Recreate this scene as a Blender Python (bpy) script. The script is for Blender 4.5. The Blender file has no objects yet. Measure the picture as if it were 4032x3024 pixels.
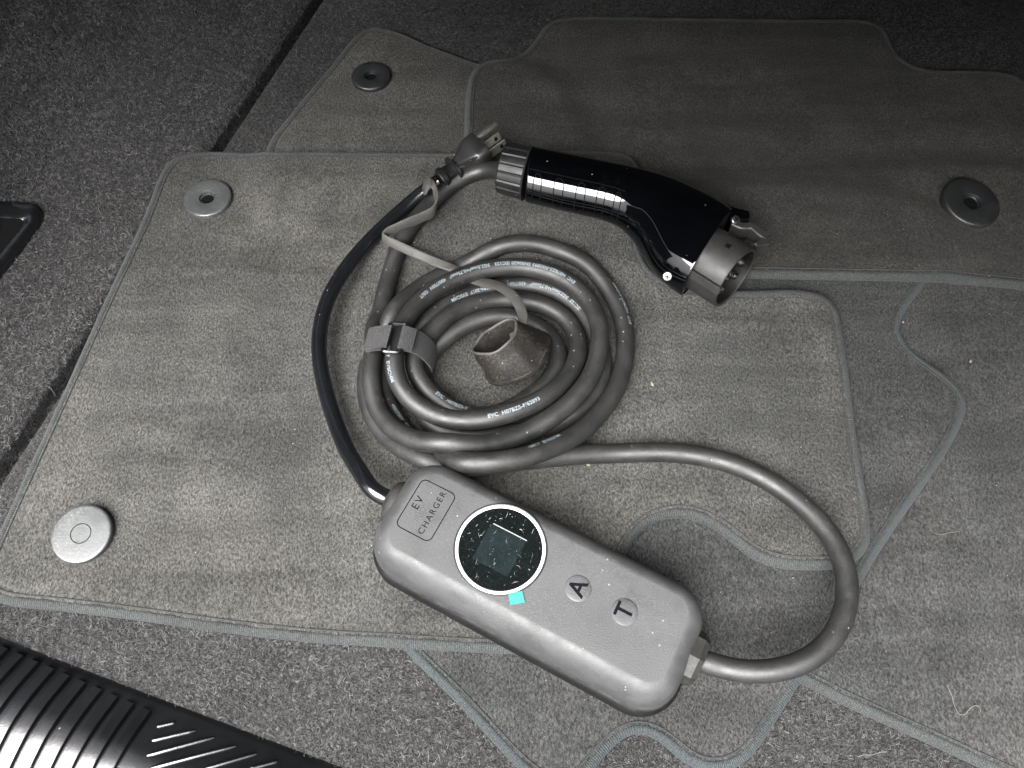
import bpy, bmesh, math, random
import numpy as np
from mathutils import Vector, Matrix
from mathutils.geometry import delaunay_2d_cdt

random.seed(7)
RNG = np.random.default_rng(7)
SC = bpy.context.scene
COL = SC.collection
R = math.radians

# ------------------------------------------------------------------ camera, sky, sun, exposure
PITCH, CAM_H, FOC = R(63), 0.47, 3027.0          # the phone was held 47 cm over the boot floor
cam_d = bpy.data.cameras.new('camera')
cam_d.sensor_width = 36
cam_d.angle_x = 2 * math.atan(2016 / FOC)
cam_d.clip_start, cam_d.clip_end = 0.01, 500
cam = bpy.data.objects.new('camera', cam_d)
cam.location = (0, 0, CAM_H)
cam.rotation_euler = (math.pi / 2 - PITCH, 0, 0)
COL.objects.link(cam)
SC.camera = cam

SUN_EL, SUN_AZ = R(56), R(210)                   # azimuth clockwise from +Y: behind and to the left of the camera
w = bpy.data.worlds.new('World')
SC.world = w
w.use_nodes = True
nt = w.node_tree
sky = nt.nodes.new('ShaderNodeTexSky')
sky.sky_type = 'NISHITA'
sky.sun_disc = False
sky.sun_elevation = SUN_EL
sky.sun_rotation = SUN_AZ
sky.air_density, sky.dust_density, sky.ozone_density = 1.0, 6.0, 1.0
hs = nt.nodes.new('ShaderNodeHueSaturation')
hs.inputs['Saturation'].default_value = 0.25     # thin overcast: nearly white sky
bg = nt.nodes['Background']
bg.inputs['Strength'].default_value = 0.095
nt.links.new(sky.outputs[0], hs.inputs['Color'])
nt.links.new(hs.outputs[0], bg.inputs['Color'])

sun_d = bpy.data.lights.new('sun', 'SUN')
sun_d.energy = 4.2
sun_d.angle = R(54)
sun_d.color = (1.0, 0.99, 0.975)
sun = bpy.data.objects.new('sun', sun_d)
sdir = Vector((math.sin(SUN_AZ) * math.cos(SUN_EL), math.cos(SUN_AZ) * math.cos(SUN_EL), math.sin(SUN_EL)))
sun.rotation_euler = sdir.to_track_quat('Z', 'Y').to_euler()
sun.location = (-1, -2, 3)
COL.objects.link(sun)

SC.view_settings.view_transform = 'Standard'
SC.view_settings.look = 'None'
SC.view_settings.exposure = 2.6
SC.view_settings.gamma = 1
SC.cycles.max_bounces = 6

# ------------------------------------------------------------------ helpers
CU = np.array([0, math.sin(PITCH), math.cos(PITCH)])
CF = np.array([0, math.cos(PITCH), -math.sin(PITCH)])

def up(px, py, z=0.0):
    """point on the plane of height z that the photo shows at pixel (px, py)"""
    d = np.array([(px - 2016) / FOC, 0, 0]) - (py - 1512) / FOC * CU + CF
    t = (z - CAM_H) / d[2]
    return np.array([0, 0, CAM_H]) + t * d

def ups(P, z=0.0):
    z = np.broadcast_to(z, (len(P),))
    return np.array([up(p[0], p[1], zz) for p, zz in zip(P, z)])

def catmull(P, n=8, closed=False):
    P = np.asarray(P, float)
    N = len(P)
    out = []
    rng = range(N) if closed else range(N - 1)
    for i in rng:
        if closed:
            a, b, c, d = P[i - 1], P[i], P[(i + 1) % N], P[(i + 2) % N]
        else:
            a, b, c, d = P[max(i - 1, 0)], P[i], P[i + 1], P[min(i + 2, N - 1)]
        # centripetal parameters keep uneven points from overshooting
        t0 = 0
        t1 = t0 + max(np.linalg.norm(b - a), 1e-9) ** .5
        t2 = t1 + max(np.linalg.norm(c - b), 1e-9) ** .5
        t3 = t2 + max(np.linalg.norm(d - c), 1e-9) ** .5
        for k in range(n):
            t = t1 + (t2 - t1) * k / n
            A1 = (t1 - t) / (t1 - t0) * a + (t - t0) / (t1 - t0) * b
            A2 = (t2 - t) / (t2 - t1) * b + (t - t1) / (t2 - t1) * c
            A3 = (t3 - t) / (t3 - t2) * c + (t - t2) / (t3 - t2) * d
            B1 = (t2 - t) / (t2 - t0) * A1 + (t - t0) / (t2 - t0) * A2
            B2 = (t3 - t) / (t3 - t1) * A2 + (t - t1) / (t3 - t1) * A3
            out.append((t2 - t) / (t2 - t1) * B1 + (t - t1) / (t2 - t1) * B2)
    if not closed:
        out.append(P[-1])
    return np.array(out)

def resample(P, step, closed=False):
    P = np.asarray(P, float)
    Q = np.vstack([P, P[:1]]) if closed else P
    s = np.concatenate([[0], np.cumsum(np.linalg.norm(np.diff(Q, axis=0), axis=1))])
    n = max(3, int(round(s[-1] / step)))
    t = np.linspace(0, s[-1], n + 1)
    O = np.stack([np.interp(t, s, Q[:, k]) for k in range(Q.shape[1])], 1)
    return O[:-1] if closed else O

def smooth_path(P, it, closed=False):
    P = P.copy()
    for _ in range(it):
        if closed:
            P = .5 * P + .25 * (np.roll(P, 1, 0) + np.roll(P, -1, 0))
        else:
            P[1:-1] = .5 * P[1:-1] + .25 * (P[:-2] + P[2:])
    return P

def mesh_obj(name, verts, faces, mat, parent=None, smooth=True, uv=None, kind=None):
    me = bpy.data.meshes.new(name)
    me.from_pydata([tuple(map(float, v)) for v in verts], [], [tuple(map(int, f)) for f in faces])
    if smooth:
        me.polygons.foreach_set('use_smooth', [True] * len(me.polygons))
    if uv is not None:
        l = me.uv_layers.new(name='UVMap')
        idx = np.zeros(len(me.loops), int)
        me.loops.foreach_get('vertex_index', idx)
        l.data.foreach_set('uv', np.asarray(uv, float)[idx].ravel())
    me.materials.append(mat)
    me.update()
    if smooth:
        me.set_sharp_from_angle(angle=R(38))
    o = bpy.data.objects.new(name, me)
    COL.objects.link(o)
    if parent is not None:
        o.parent = parent
        o.matrix_parent_inverse = parent.matrix_basis.inverted()
    if kind:
        o['kind'] = kind
    return o

def fix_normals(o):
    bm = bmesh.new()
    bm.from_mesh(o.data)
    bmesh.ops.recalc_face_normals(bm, faces=bm.faces)
    bm.to_mesh(o.data)
    bm.free()
    return o

def join_parts(parts):
    V, F = [], []
    for v, f in parts:
        o = len(V)
        V += [tuple(x) for x in v]
        F += [tuple(i + o for i in g) for g in f]
    return V, F

def empty(name, loc, label, cat, group=None):
    o = bpy.data.objects.new(name, None)
    o.empty_display_size = .02
    o.location = tuple(map(float, loc))
    COL.objects.link(o)
    return tag(o, label, cat, group)

def tag(o, label, cat, group=None):
    o['label'] = label
    o['category'] = cat
    if group:
        o['group'] = group
    return o

def frames(P, closed=False, ref=(0, 0, 1)):
    P = np.asarray(P, float)
    T = np.roll(P, -1, 0) - np.roll(P, 1, 0) if closed else np.gradient(P, axis=0)
    T /= np.linalg.norm(T, axis=1)[:, None] + 1e-12
    S = np.cross(T, np.asarray(ref, float))
    S /= np.linalg.norm(S, axis=1)[:, None] + 1e-12
    U = np.cross(S, T)
    return T, S, U

def tube(P, r, seg=14, closed=False, caps=True, ref=(0, 0, 1)):
    """round tube; returns verts, faces and (arc length, round) coordinates"""
    P = np.asarray(P, float)
    n = len(P)
    r = np.broadcast_to(np.asarray(r, float), (n,))
    T, S, U = frames(P, closed, ref)
    a = np.linspace(0, 2 * np.pi, seg, endpoint=False)
    V = (P[:, None, :] + r[:, None, None] * (np.cos(a)[None, :, None] * S[:, None, :] + np.sin(a)[None, :, None] * U[:, None, :])).reshape(-1, 3)
    s = np.concatenate([[0], np.cumsum(np.linalg.norm(np.diff(P, axis=0), axis=1))])
    UV = np.stack([np.repeat(s, seg), np.tile(a / (2 * np.pi), n)], 1)
    F = []
    for i in range(n if closed else n - 1):
        j = (i + 1) % n
        for k in range(seg):
            m = (k + 1) % seg
            F.append((i * seg + k, i * seg + m, j * seg + m, j * seg + k))
    if caps and not closed:
        F.append(tuple(range(seg))[::-1])
        F.append(tuple((n - 1) * seg + k for k in range(seg)))
    return V, F, UV

def ring_loft(rings, cap0=True, cap1=True, closed_u=True):
    """rings: list of equally long point loops"""
    m = len(rings[0])
    V = np.vstack(rings)
    F = []
    for i in range(len(rings) - 1):
        for k in range(m if closed_u else m - 1):
            l = (k + 1) % m
            F.append((i * m + k, i * m + l, (i + 1) * m + l, (i + 1) * m + k))
    if cap0:
        F.append(tuple(range(m))[::-1])
    if cap1:
        F.append(tuple((len(rings) - 1) * m + k for k in range(m)))
    return V, F

def lathe(profile, seg=40, centre=(0, 0, 0), axis=(0, 0, 1), ref=(1, 0, 0), cap0=False, cap1=False):
    """profile: (radius, height) pairs turned round an axis"""
    ax = np.asarray(axis, float)
    ax /= np.linalg.norm(ax)
    e = np.asarray(ref, float) - np.dot(ref, ax) * ax
    e /= np.linalg.norm(e)
    g = np.cross(ax, e)
    a = np.linspace(0, 2 * np.pi, seg, endpoint=False)
    rings = [np.asarray(centre) + r * (np.cos(a)[:, None] * e + np.sin(a)[:, None] * g) + h * ax for r, h in profile]
    return ring_loft(rings, cap0, cap1)

def round_rect(hx, hy, r, k=8):
    P = []
    for cx, cy, a0 in ((hx - r, hy - r, 0), (-hx + r, hy - r, 90), (-hx + r, -hy + r, 180), (hx - r, -hy + r, 270)):
        for i in range(k + 1):
            a = R(a0 + 90 * i / k)
            P.append((cx + r * math.cos(a), cy + r * math.sin(a)))
    return np.array(P)

def bar_box(C, ax, ay, az, hx, hy, hz, bev=0.0):
    """box of half sizes along three axes, long edges bevelled"""
    C, ax, ay, az = (np.asarray(q, float) for q in (C, ax, ay, az))
    b = bev
    prof = [(hy, hz - b), (hy - b, hz), (-hy + b, hz), (-hy, hz - b), (-hy, -hz + b), (-hy + b, -hz), (hy - b, -hz), (hy, -hz + b)] if b > 0 else [(hy, hz), (-hy, hz), (-hy, -hz), (hy, -hz)]
    rings = []
    for x, s in (((-hx), 1 - b / max(hy, hz) if b else 1), (-hx + b, 1), (hx - b, 1), (hx, 1 - b / max(hy, hz) if b else 1)):
        rings.append(np.array([C + x * ax + s * p * ay + s * q * az for p, q in prof]))
    return ring_loft(rings)

# ------------------------------------------------------------------ materials
def new_mat(name):
    m = bpy.data.materials.new(name)
    m.use_nodes = True
    n = m.node_tree
    return m, n, n.nodes['Principled BSDF']

def N(n, t, **kw):
    q = n.nodes.new('ShaderNode' + t)
    for k, v in kw.items():
        if k in q.inputs:
            q.inputs[k].default_value = v
        else:
            setattr(q, k, v)
    return q

def ramp(n, src, stops):
    q = n.nodes.new('ShaderNodeValToRGB')
    e = q.color_ramp.elements
    while len(e) < len(stops):
        e.new(.5)
    for el, (p, c) in zip(e, stops):
        el.position = p
        el.color = (*c, 1) if len(c) == 3 else c
    n.links.new(src, q.inputs[0])
    return q

def mix(n, fac, a, b, mode='MIX'):
    q = n.nodes.new('ShaderNodeMix')
    q.data_type = 'RGBA'
    q.blend_type = mode
    for i, v in ((0, fac), (6, a), (7, b)):
        if hasattr(v, 'is_linked') or hasattr(v, 'links'):
            n.links.new(v, q.inputs[i])
        else:
            q.inputs[i].default_value = v if i == 0 else (*v, 1)
    return q.outputs[2]

def bump(n, bsdf, src, strength, dist):
    q = N(n, 'Bump', Strength=strength, Distance=dist)
    n.links.new(src, q.inputs['Height'])
    n.links.new(q.outputs[0], bsdf.inputs['Normal'])
    return q

def coords(n, which='Object', scale=None):
    t = n.nodes.new('ShaderNodeTexCoord')
    if scale is None:
        return t.outputs[which]
    mp = N(n, 'Mapping')
    mp.inputs['Scale'].default_value = scale
    n.links.new(t.outputs[which], mp.inputs[0])
    return mp.outputs[0]

def noise(n, vec, scale, detail=4, rough=.6, dist=0.0):
    q = N(n, 'TexNoise', Scale=scale, Detail=detail, Roughness=rough, Distortion=dist)
    n.links.new(vec, q.inputs['Vector'])
    return q.outputs[0]

def specks(n, vec, scale, size, keep):
    """sparse random dots: 1 inside a dot"""
    v = N(n, 'TexVoronoi', Scale=scale)
    n.links.new(vec, v.inputs['Vector'])
    lt = N(n, 'Math', operation='LESS_THAN')
    n.links.new(v.outputs['Distance'], lt.inputs[0])
    lt.inputs[1].default_value = size
    sp = n.nodes.new('ShaderNodeSeparateColor')
    n.links.new(v.outputs['Color'], sp.inputs[0])
    gt = N(n, 'Math', operation='LESS_THAN')
    n.links.new(sp.outputs[0], gt.inputs[0])
    gt.inputs[1].default_value = keep
    mu = N(n, 'Math', operation='MULTIPLY')
    n.links.new(lt.outputs[0], mu.inputs[0])
    n.links.new(gt.outputs[0], mu.inputs[1])
    return mu.outputs[0]

def pile_mat(name, base, dust, dust_amt, seed):
    """short cut pile: grain in colour and relief, trodden-in dust in soft patches"""
    m, n, b = new_mat(name)
    vec = coords(n)
    mg = N(n, 'Mapping')
    mg.inputs['Rotation'].default_value = (0, 0, .25 + seed)
    mg.inputs['Scale'].default_value = (1, .62, 1)
    n.links.new(vec, mg.inputs[0])
    grain = noise(n, mg.outputs[0], 800, 3, .65)
    fine = noise(n, vec, 1500, 2, .6)
    g = ramp(n, grain, [(.30, tuple(c * .36 for c in base)), (.5, base), (.70, tuple(c * 1.75 for c in base))])
    mp = N(n, 'Mapping')
    mp.inputs['Location'].default_value = (seed, seed * .7, 0)
    n.links.new(vec, mp.inputs[0])
    big = noise(n, mp.outputs[0], 7, 5, .62, .4)
    patch = ramp(n, big, [(.42, (0, 0, 0)), (.72, (dust_amt,) * 3)])
    gd = ramp(n, grain, [(.30, tuple(c * .35 for c in dust)), (.5, dust), (.70, tuple(c * 1.8 for c in dust))])
    col = mix(n, patch.outputs[0], g.outputs[0], gd.outputs[0], 'MIX')
    g2 = ramp(n, fine, [(.3, (.62,) * 3), (.7, (1.25,) * 3)])
    col = mix(n, 1.0, col, g2.outputs[0], 'MULTIPLY')
    nap = noise(n, mg.outputs[0], 34, 4, .6, .6)
    g3 = ramp(n, nap, [(.3, (.82,) * 3), (.7, (1.16,) * 3)])
    col = mix(n, 1.0, col, g3.outputs[0], 'MULTIPLY')
    ms = N(n, 'Mapping')
    ms.inputs['Rotation'].default_value = (0, 0, seed * .31 - .08)
    ms.inputs['Scale'].default_value = (.16, 1, 1)
    n.links.new(vec, ms.inputs[0])
    streak = noise(n, ms.outputs[0], 42, 4, .6, .5)
    col = mix(n, 1.0, col, ramp(n, streak, [(.32, (.78,) * 3), (.68, (1.2,) * 3)]).outputs[0], 'MULTIPLY')
    sp = specks(n, vec, 260, .10, .02)
    col = mix(n, sp, col, (.12, .11, .09))
    n.links.new(col, b.inputs['Base Color'])
    b.inputs['Roughness'].default_value = 1
    b.inputs['Specular IOR Level'].default_value = .05
    b.inputs['Sheen Weight'].default_value = .03
    b.inputs['Sheen Roughness'].default_value = .5
    b.inputs['Sheen Tint'].default_value = (.8, .78, .72, 1)
    bump(n, b, grain, .9, .0015)
    return m

def binding_mat(name, base):
    m, n, b = new_mat(name)
    uv = coords(n, 'UV')
    wv = N(n, 'TexWave', Scale=250.0, Distortion=3.0, Detail=2.0)
    wv.inputs['Detail Scale'].default_value = 1.5
    wv.bands_direction = 'X'
    n.links.new(uv, wv.inputs[0])
    vec = coords(n)
    ns = noise(n, vec, 900, 3, .6)
    big = noise(n, vec, 14, 3, .6)
    c = ramp(n, wv.outputs['Fac'], [(0, tuple(x * .78 for x in base)), (1, tuple(x * 1.15 for x in base))])
    col = mix(n, 1.0, c.outputs[0], ramp(n, ns, [(.3, (.5,) * 3), (.7, (1.45,) * 3)]).outputs[0], 'MULTIPLY')
    col = mix(n, 1.0, col, ramp(n, big, [(.3, (.8, .8, .78)), (.7, (1.2, 1.2, 1.18))]).outputs[0], 'MULTIPLY')
    n.links.new(col, b.inputs['Base Color'])
    b.inputs['Roughness'].default_value = .85
    b.inputs['Specular IOR Level'].default_value = .2
    b.inputs['Sheen Weight'].default_value = .03
    ad = N(n, 'Math', operation='ADD')
    n.links.new(wv.outputs['Fac'], ad.inputs[0])
    n.links.new(ns, ad.inputs[1])
    bump(n, b, ad.outputs[0], .7, .0005)
    return m

def felt_mat(name):
    m, n, b = new_mat(name)
    vec = coords(n)
    a = noise(n, vec, 420, 4, .7, 1.5)
    c = ramp(n, a, [(.3, (.0045, .0045, .0048)), (.5, (.0175, .0172, .0174)), (.64, (.048, .047, .0465)), (.78, (.10, .098, .096))])
    bg_ = noise(n, vec, 9, 4, .6)
    col = mix(n, 1.0, c.outputs[0], ramp(n, bg_, [(.3, (.75,) * 3), (.7, (1.3,) * 3)]).outputs[0], 'MULTIPLY')
    n.links.new(col, b.inputs['Base Color'])
    b.inputs['Roughness'].default_value = 1
    b.inputs['Specular IOR Level'].default_value = .05
    bump(n, b, a, 1.0, .002)
    return m

def plastic_mat(name, base, rough, spec=.5, grain=0.0, grain_scale=1500, dust=0.0, coat=0.0, dust_col=(.35, .32, .27), speck=0.0):
    m, n, b = new_mat(name)
    vec = coords(n)
    col = None
    big = noise(n, vec, 45, 4, .6)
    col = mix(n, 1.0, base, ramp(n, big, [(.3, (.8,) * 3), (.7, (1.2,) * 3)]).outputs[0], 'MULTIPLY')
    if dust > 0:
        d = noise(n, vec, 700, 4, .7)
        pat = noise(n, vec, 30, 3, .6)
        mu = N(n, 'Math', operation='MULTIPLY')
        n.links.new(ramp(n, d, [(.5, (0, 0, 0)), (.75, (1, 1, 1))]).outputs[0], mu.inputs[0])
        n.links.new(ramp(n, pat, [(.35, (.15 * dust,) * 3), (.7, (dust,) * 3)]).outputs[0], mu.inputs[1])
        col = mix(n, mu.outputs[0], col, dust_col)
    if speck > 0:
        col = mix(n, specks(n, vec, 330, .16, speck), col, (.09, .086, .078))
        col = mix(n, specks(n, vec, 150, .09, speck * .8), col, (.10, .094, .078))
    n.links.new(col, b.inputs['Base Color'])
    rg = noise(n, vec, 90, 4, .6)
    rr = ramp(n, rg, [(.3, (max(rough * .8, .02),) * 3), (.75, (min(rough * 1.25, 1),) * 3)])
    n.links.new(rr.outputs[0], b.inputs['Roughness'])
    b.inputs['Specular IOR Level'].default_value = spec
    if coat:
        b.inputs['Coat Weight'].default_value = coat
        b.inputs['Coat Roughness'].default_value = .04
    if grain > 0:
        bump(n, b, noise(n, vec, grain_scale, 3, .6), grain, .0004)
    return m

def flat_mat(name, col, rough=.5, spec=.5, metal=0.0):
    m, n, b = new_mat(name)
    vec = coords(n)
    g = noise(n, vec, 400, 4, .6)
    c = mix(n, 1.0, col, ramp(n, g, [(.3, (.85,) * 3), (.7, (1.12,) * 3)]).outputs[0], 'MULTIPLY')
    n.links.new(c, b.inputs['Base Color'])
    b.inputs['Roughness'].default_value = rough
    b.inputs['Specular IOR Level'].default_value = spec
    b.inputs['Metallic'].default_value = metal
    return m

M_PILE_A = pile_mat('mat_pile_dusty', (.0255, .0257, .0248), (.048, .0452, .0392), .5, 0.0)
M_PILE_B = pile_mat('mat_pile_dark', (.0195, .0193, .0183), (.027, .0258, .0232), .4, 3.1)
M_PILE_C = pile_mat('mat_pile_grey', (.0255, .0253, .0238), (.040, .038, .033), .4, 5.7)
M_PILE_D = pile_mat('mat_pile_cool', (.0205, .0208, .0208), (.038, .0368, .0335), .3, 8.3)
M_BIND = binding_mat('mat_binding', (.0185, .0202, .0208))
M_BIND2 = binding_mat('mat_binding_blue', (.0165, .0198, .0215))
M_SEAM = flat_mat('seam_thread', (.020, .0205, .0205), .8, .1)
M_FELT = felt_mat('boot_felt')
M_FIBRE = flat_mat('felt_fibre', (.080, .079, .078), .7, .3)
M_FIBRE2 = flat_mat('felt_fibre_dark', (.026, .0258, .0255), .8, .2)
M_GROM = plastic_mat('grommet_plastic', (.022, .024, .0248), .36, .5, .25, 1200, .25)
M_GROM_P = plastic_mat('grommet_plastic_pale', (.30, .31, .31), .45, .5, .15, 1200, .25)
M_GROM_D = plastic_mat('grommet_plastic_black', (.006, .0065, .007), .40, .4, .15, 1200, .08)
M_PLUG = plastic_mat('plug_moulding', (.007, .007, .0073), .33, .5, .1, 900, .3, 0, (.10, .09, .075), .04)
M_BLACK = flat_mat('matt_black', (.006, .006, .007), .6, .3)
M_HOLE = flat_mat('deep_black', (.002, .002, .002), .9, .05)
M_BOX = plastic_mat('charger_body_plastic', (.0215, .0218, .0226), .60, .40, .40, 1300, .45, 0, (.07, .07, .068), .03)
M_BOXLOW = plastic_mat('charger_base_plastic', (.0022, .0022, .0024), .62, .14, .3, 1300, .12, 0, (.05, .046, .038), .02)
M_CABLE = plastic_mat('cable_rubber', (.0065, .0065, .0066), .52, .36, .25, 900, .4, 0, (.055, .05, .042), .05)
M_CORD = plastic_mat('cord_glossy_rubber', (.0025, .0028, .0034), .16, .5, .06, 260, .12, 0, (.05, .047, .043), .03)
M_SHELL = plastic_mat('piano_black_shell', (.0004, .0005, .0007), .05, .5, 0, 1, .03, 0, (.10, .10, .10), .025)
M_COLLAR = plastic_mat('collar_plastic', (.003, .003, .0032), .50, .28, .1, 900, .15, 0, (.12, .11, .10), .02)
M_BARREL = plastic_mat('barrel_plastic', (.0085, .0081, .0077), .48, .28, .4, 1400, .25, 0, (.05, .047, .043), .02)
M_BARREL_IN = plastic_mat('barrel_inner_shaded_plastic', (.0015, .0014, .0013), .5, .25, .1, 900, .03)  # near-black version of the barrel plastic, inner shade put into its colour
M_METAL = flat_mat('bright_steel', (.22, .218, .21), .35, .5, 1.0)
M_PIN = flat_mat('nickel_prong', (.78, .76, .70), .34, .5, 1.0)
M_STRAP = plastic_mat('tether_rubber', (.024, .0232, .0215), .6, .3, .4, 700, .5, 0, (.075, .067, .054), .04)
M_CAP = plastic_mat('cap_rubber', (.0032, .0029, .0026), .7, .2, .5, 500, .9, 0, (.050, .040, .029), .08)
M_WHITE = flat_mat('white_ring', (.30, .30, .295), .35)
M_GLASS = plastic_mat('display_glass', (.002, .0026, .0026), .08, .5, 0, 1, .2, 0, (.03, .034, .034), .06)
M_SCREEN = plastic_mat('display_screen', (.0032, .0054, .0058), .2, .45, 0, 1, .35, 0, (.014, .0185, .0195), .06)
M_FLECK = flat_mat('film_fleck', (.10, .102, .098), .6)
M_CYAN = flat_mat('cyan_sticker', (.0, .085, .072), .5)
M_PRINT = flat_mat('cable_print', (.095, .112, .122), .6, .2)
M_INK = flat_mat('black_ink', (.002, .002, .003), .9, .05)
M_GLAND = plastic_mat('gland_rubber', (.008, .0077, .007), .65, .25, .4, 600, .4, 0, (.06, .055, .042), .03)
M_SILL = plastic_mat('sill_plastic', (.003, .0032, .0035), .15, .8, .2, 1600, .03, 0, (.05, .05, .05), .01)
M_TIE = None
M_CRUMB = flat_mat('crumb', (.10, .09, .07), .8)
M_HAIR = flat_mat('pale_hair', (.10, .096, .085), .5)
M_SHELF = flat_mat('unseen_shelf_trim', (.012, .012, .012), .9, .1)
M_SEAT = flat_mat('seat_back_felt', (.025, .025, .025), .95, .1)
M_LID = flat_mat('unseen_lid_lining', (.015, .015, .0155), .7, .2)
M_ASPH = flat_mat('asphalt', (.06, .06, .058), .95, .1)

def webbing_mat():
    m, n, b = new_mat('tie_webbing')
    uv = coords(n, 'UV')
    br = N(n, 'TexBrick', Scale=330.0)
    br.inputs['Color1'].default_value = (.017, .0168, .017, 1)
    br.inputs['Color2'].default_value = (.009, .009, .0092, 1)
    br.inputs['Mortar'].default_value = (.003, .003, .0032, 1)
    br.inputs['Mortar Size'].default_value = .06
    n.links.new(uv, br.inputs[0])
    ns = noise(n, coords(n), 1100, 3, .7)
    col = mix(n, 1.0, br.outputs[0], ramp(n, ns, [(.3, (.35,) * 3), (.7, (1.9,) * 3)]).outputs[0], 'MULTIPLY')
    n.links.new(col, b.inputs['Base Color'])
    b.inputs['Roughness'].default_value = .75
    b.inputs['Sheen Weight'].default_value = .03
    bump(n, b, ns, .8, .0006)
    return m
M_TIE = webbing_mat()

# ------------------------------------------------------------------ the boot: floor, walls, unseen shelf and lid that block sky, ground
ANG = R(-18.3)                                    # the car stands turned to the camera
E1 = np.array([math.cos(ANG), math.sin(ANG), 0])  # across the car
E2 = np.array([-math.sin(ANG), math.cos(ANG), 0]) # towards the seats
EZ = np.array([0, 0, 1.0])
SILL_F, LEFT_L, RIGHT_L, SEAT_F = -0.0234, -0.375, 0.66, 0.86
SHELF_Z, SHELF_F = 0.42, 0.085

def car(l, f, z=0.0):
    return l * E1 + f * E2 + z * EZ

def grid_mesh(fn, us, vs):
    V = [fn(u, v) for v in vs for u in us]
    n = len(us)
    F = [(j * n + i, j * n + i + 1, (j + 1) * n + i + 1, (j + 1) * n + i) for j in range(len(vs) - 1) for i in range(n - 1)]
    return V, F

def floor_z(l, f):
    z = 0.0012 * math.sin(l * 11 + 1) * math.sin(f * 9)
    e = (l - LEFT_L)
    if e < .016:                                  # the panel's rolled edge beside the wheel arch
        z -= .016 * ((.016 - max(e, 0)) / .016) ** 2
    return z

ls = np.concatenate([LEFT_L + np.array([0, .002, .004, .007, .010, .013, .016]), np.linspace(LEFT_L + .03, RIGHT_L + .02, 40)])
V, F = grid_mesh(lambda l, f: car(l, f, floor_z(l, f)), ls, np.linspace(SILL_F - .03, SEAT_F + .02, 44))
mesh_obj('trunk_floor', V, F, M_FELT, kind='structure')

WALL = np.array([(0.001, -.016), (.003, -.004), (.008, .001), (.020, .004), (.040, .008), (.065, .016), (.090, .030), (.112, .054), (.128, .090), (.138, .15), (.144, .25), (.147, .40), (.150, .60)])
def wall_bulge(f):
    return 1 + .55 * math.exp(-((f - .50) / .13) ** 2) - .25 * math.exp(-((f - .30) / .08) ** 2)
def wall_point(t, f):
    """left side trim: t 0..1 from the floor gap to the top"""
    s = t * (len(WALL) - 1)
    i = min(int(s), len(WALL) - 2)
    a = s - i
    d, z = WALL[i] * (1 - a) + WALL[i + 1] * a
    z2 = z * wall_bulge(f) if z > 0 else z
    return car(LEFT_L - d, f, min(z2, .44))
def wall_h(x, y):
    l, f = x * E1[0] + y * E1[1], x * E2[0] + y * E2[1]
    d = LEFT_L - l
    return np.interp(d, WALL[:, 0], WALL[:, 1]) * wall_bulge(f) if d > .008 else 0.0
V, F = grid_mesh(lambda t, f: wall_point(t, f), np.linspace(0, 1, 73), np.linspace(SILL_F - .05, SEAT_F + .02, 80))
mesh_obj('trunk_side_wall', V, F, M_FELT, kind='structure')
V, F = grid_mesh(lambda z, f: car(RIGHT_L + .02 + .1 * math.sqrt(z), f, z), np.linspace(0, SHELF_Z + .02, 12), np.linspace(SILL_F - .05, SEAT_F + .02, 12))
mesh_obj('trunk_side_wall', V, F, M_FELT, kind='structure')
V, F = grid_mesh(lambda l, z: car(l, SEAT_F - .04 * (z - .3), z), np.linspace(LEFT_L - .16, RIGHT_L + .12, 12), np.linspace(-.01, SHELF_Z + .03, 8))
mesh_obj('seat_back_wall', V, F, M_SEAT, kind='structure')
v, f_ = bar_box(car(.14, (SHELF_F + SEAT_F) / 2 + .02, SHELF_Z + .01), E1, E2, EZ, .62, (SEAT_F - SHELF_F) / 2 + .02, .010, .004)
mesh_obj('unseen_parcel_shelf', v, f_, M_SHELF, smooth=False, kind='structure')  # unseen shelf, its height and edge set to shade the far mats
lidv = -.22 * E2 + .97 * EZ
lidv /= np.linalg.norm(lidv)
v, f_ = bar_box(car(.14, .10, .45) + lidv * .30, E1, lidv, np.cross(E1, lidv), .58, .30, .03, .01)
mesh_obj('unseen_boot_lid', v, f_, M_LID, smooth=False, kind='structure')  # unseen lid, added to block overhead sky and darken the back
mesh_obj('ground', [(-60, -60, -.62), (60, -60, -.62), (60, 60, -.62), (-60, 60, -.62)], [(0, 1, 2, 3)], M_ASPH, smooth=False, kind='structure')

# ------------------------------------------------------------------ draped floor mats
GX0, GY0, GS = -0.80, -0.20, 0.0025
GNX, GNY = 640, 480
gx = GX0 + GS * np.arange(GNX)
gy = GY0 + GS * np.arange(GNY)
XX, YY = np.meshgrid(gx, gy)
HF = np.zeros((GNY, GNX))                          # height of whatever lies on top so far
COVER = np.zeros((GNY, GNX), bool)
for j in range(GNY):
    for i in range(0, 260):
        if gx[i] < 0:
            HF[j, i] = min(wall_h(gx[i], gy[j]), .05)

def sample(Hm, x, y):
    fx = np.clip((np.asarray(x) - GX0) / GS, 0, GNX - 1.001)
    fy = np.clip((np.asarray(y) - GY0) / GS, 0, GNY - 1.001)
    i, j = fx.astype(int), fy.astype(int)
    a, b = fx - i, fy - j
    return (Hm[j, i] * (1 - a) + Hm[j, i + 1] * a) * (1 - b) + (Hm[j + 1, i] * (1 - a) + Hm[j + 1, i + 1] * a) * b

def inside(poly, X, Y):
    r = np.zeros(X.shape, bool)
    n = len(poly)
    for i in range(n):
        x1, y1 = poly[i]
        x2, y2 = poly[(i + 1) % n]
        if y1 == y2:
            continue
        c = ((y1 > Y) != (y2 > Y))
        r ^= c & (X < (x2 - x1) * (Y - y1) / (y2 - y1) + x1)
    return r

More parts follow.
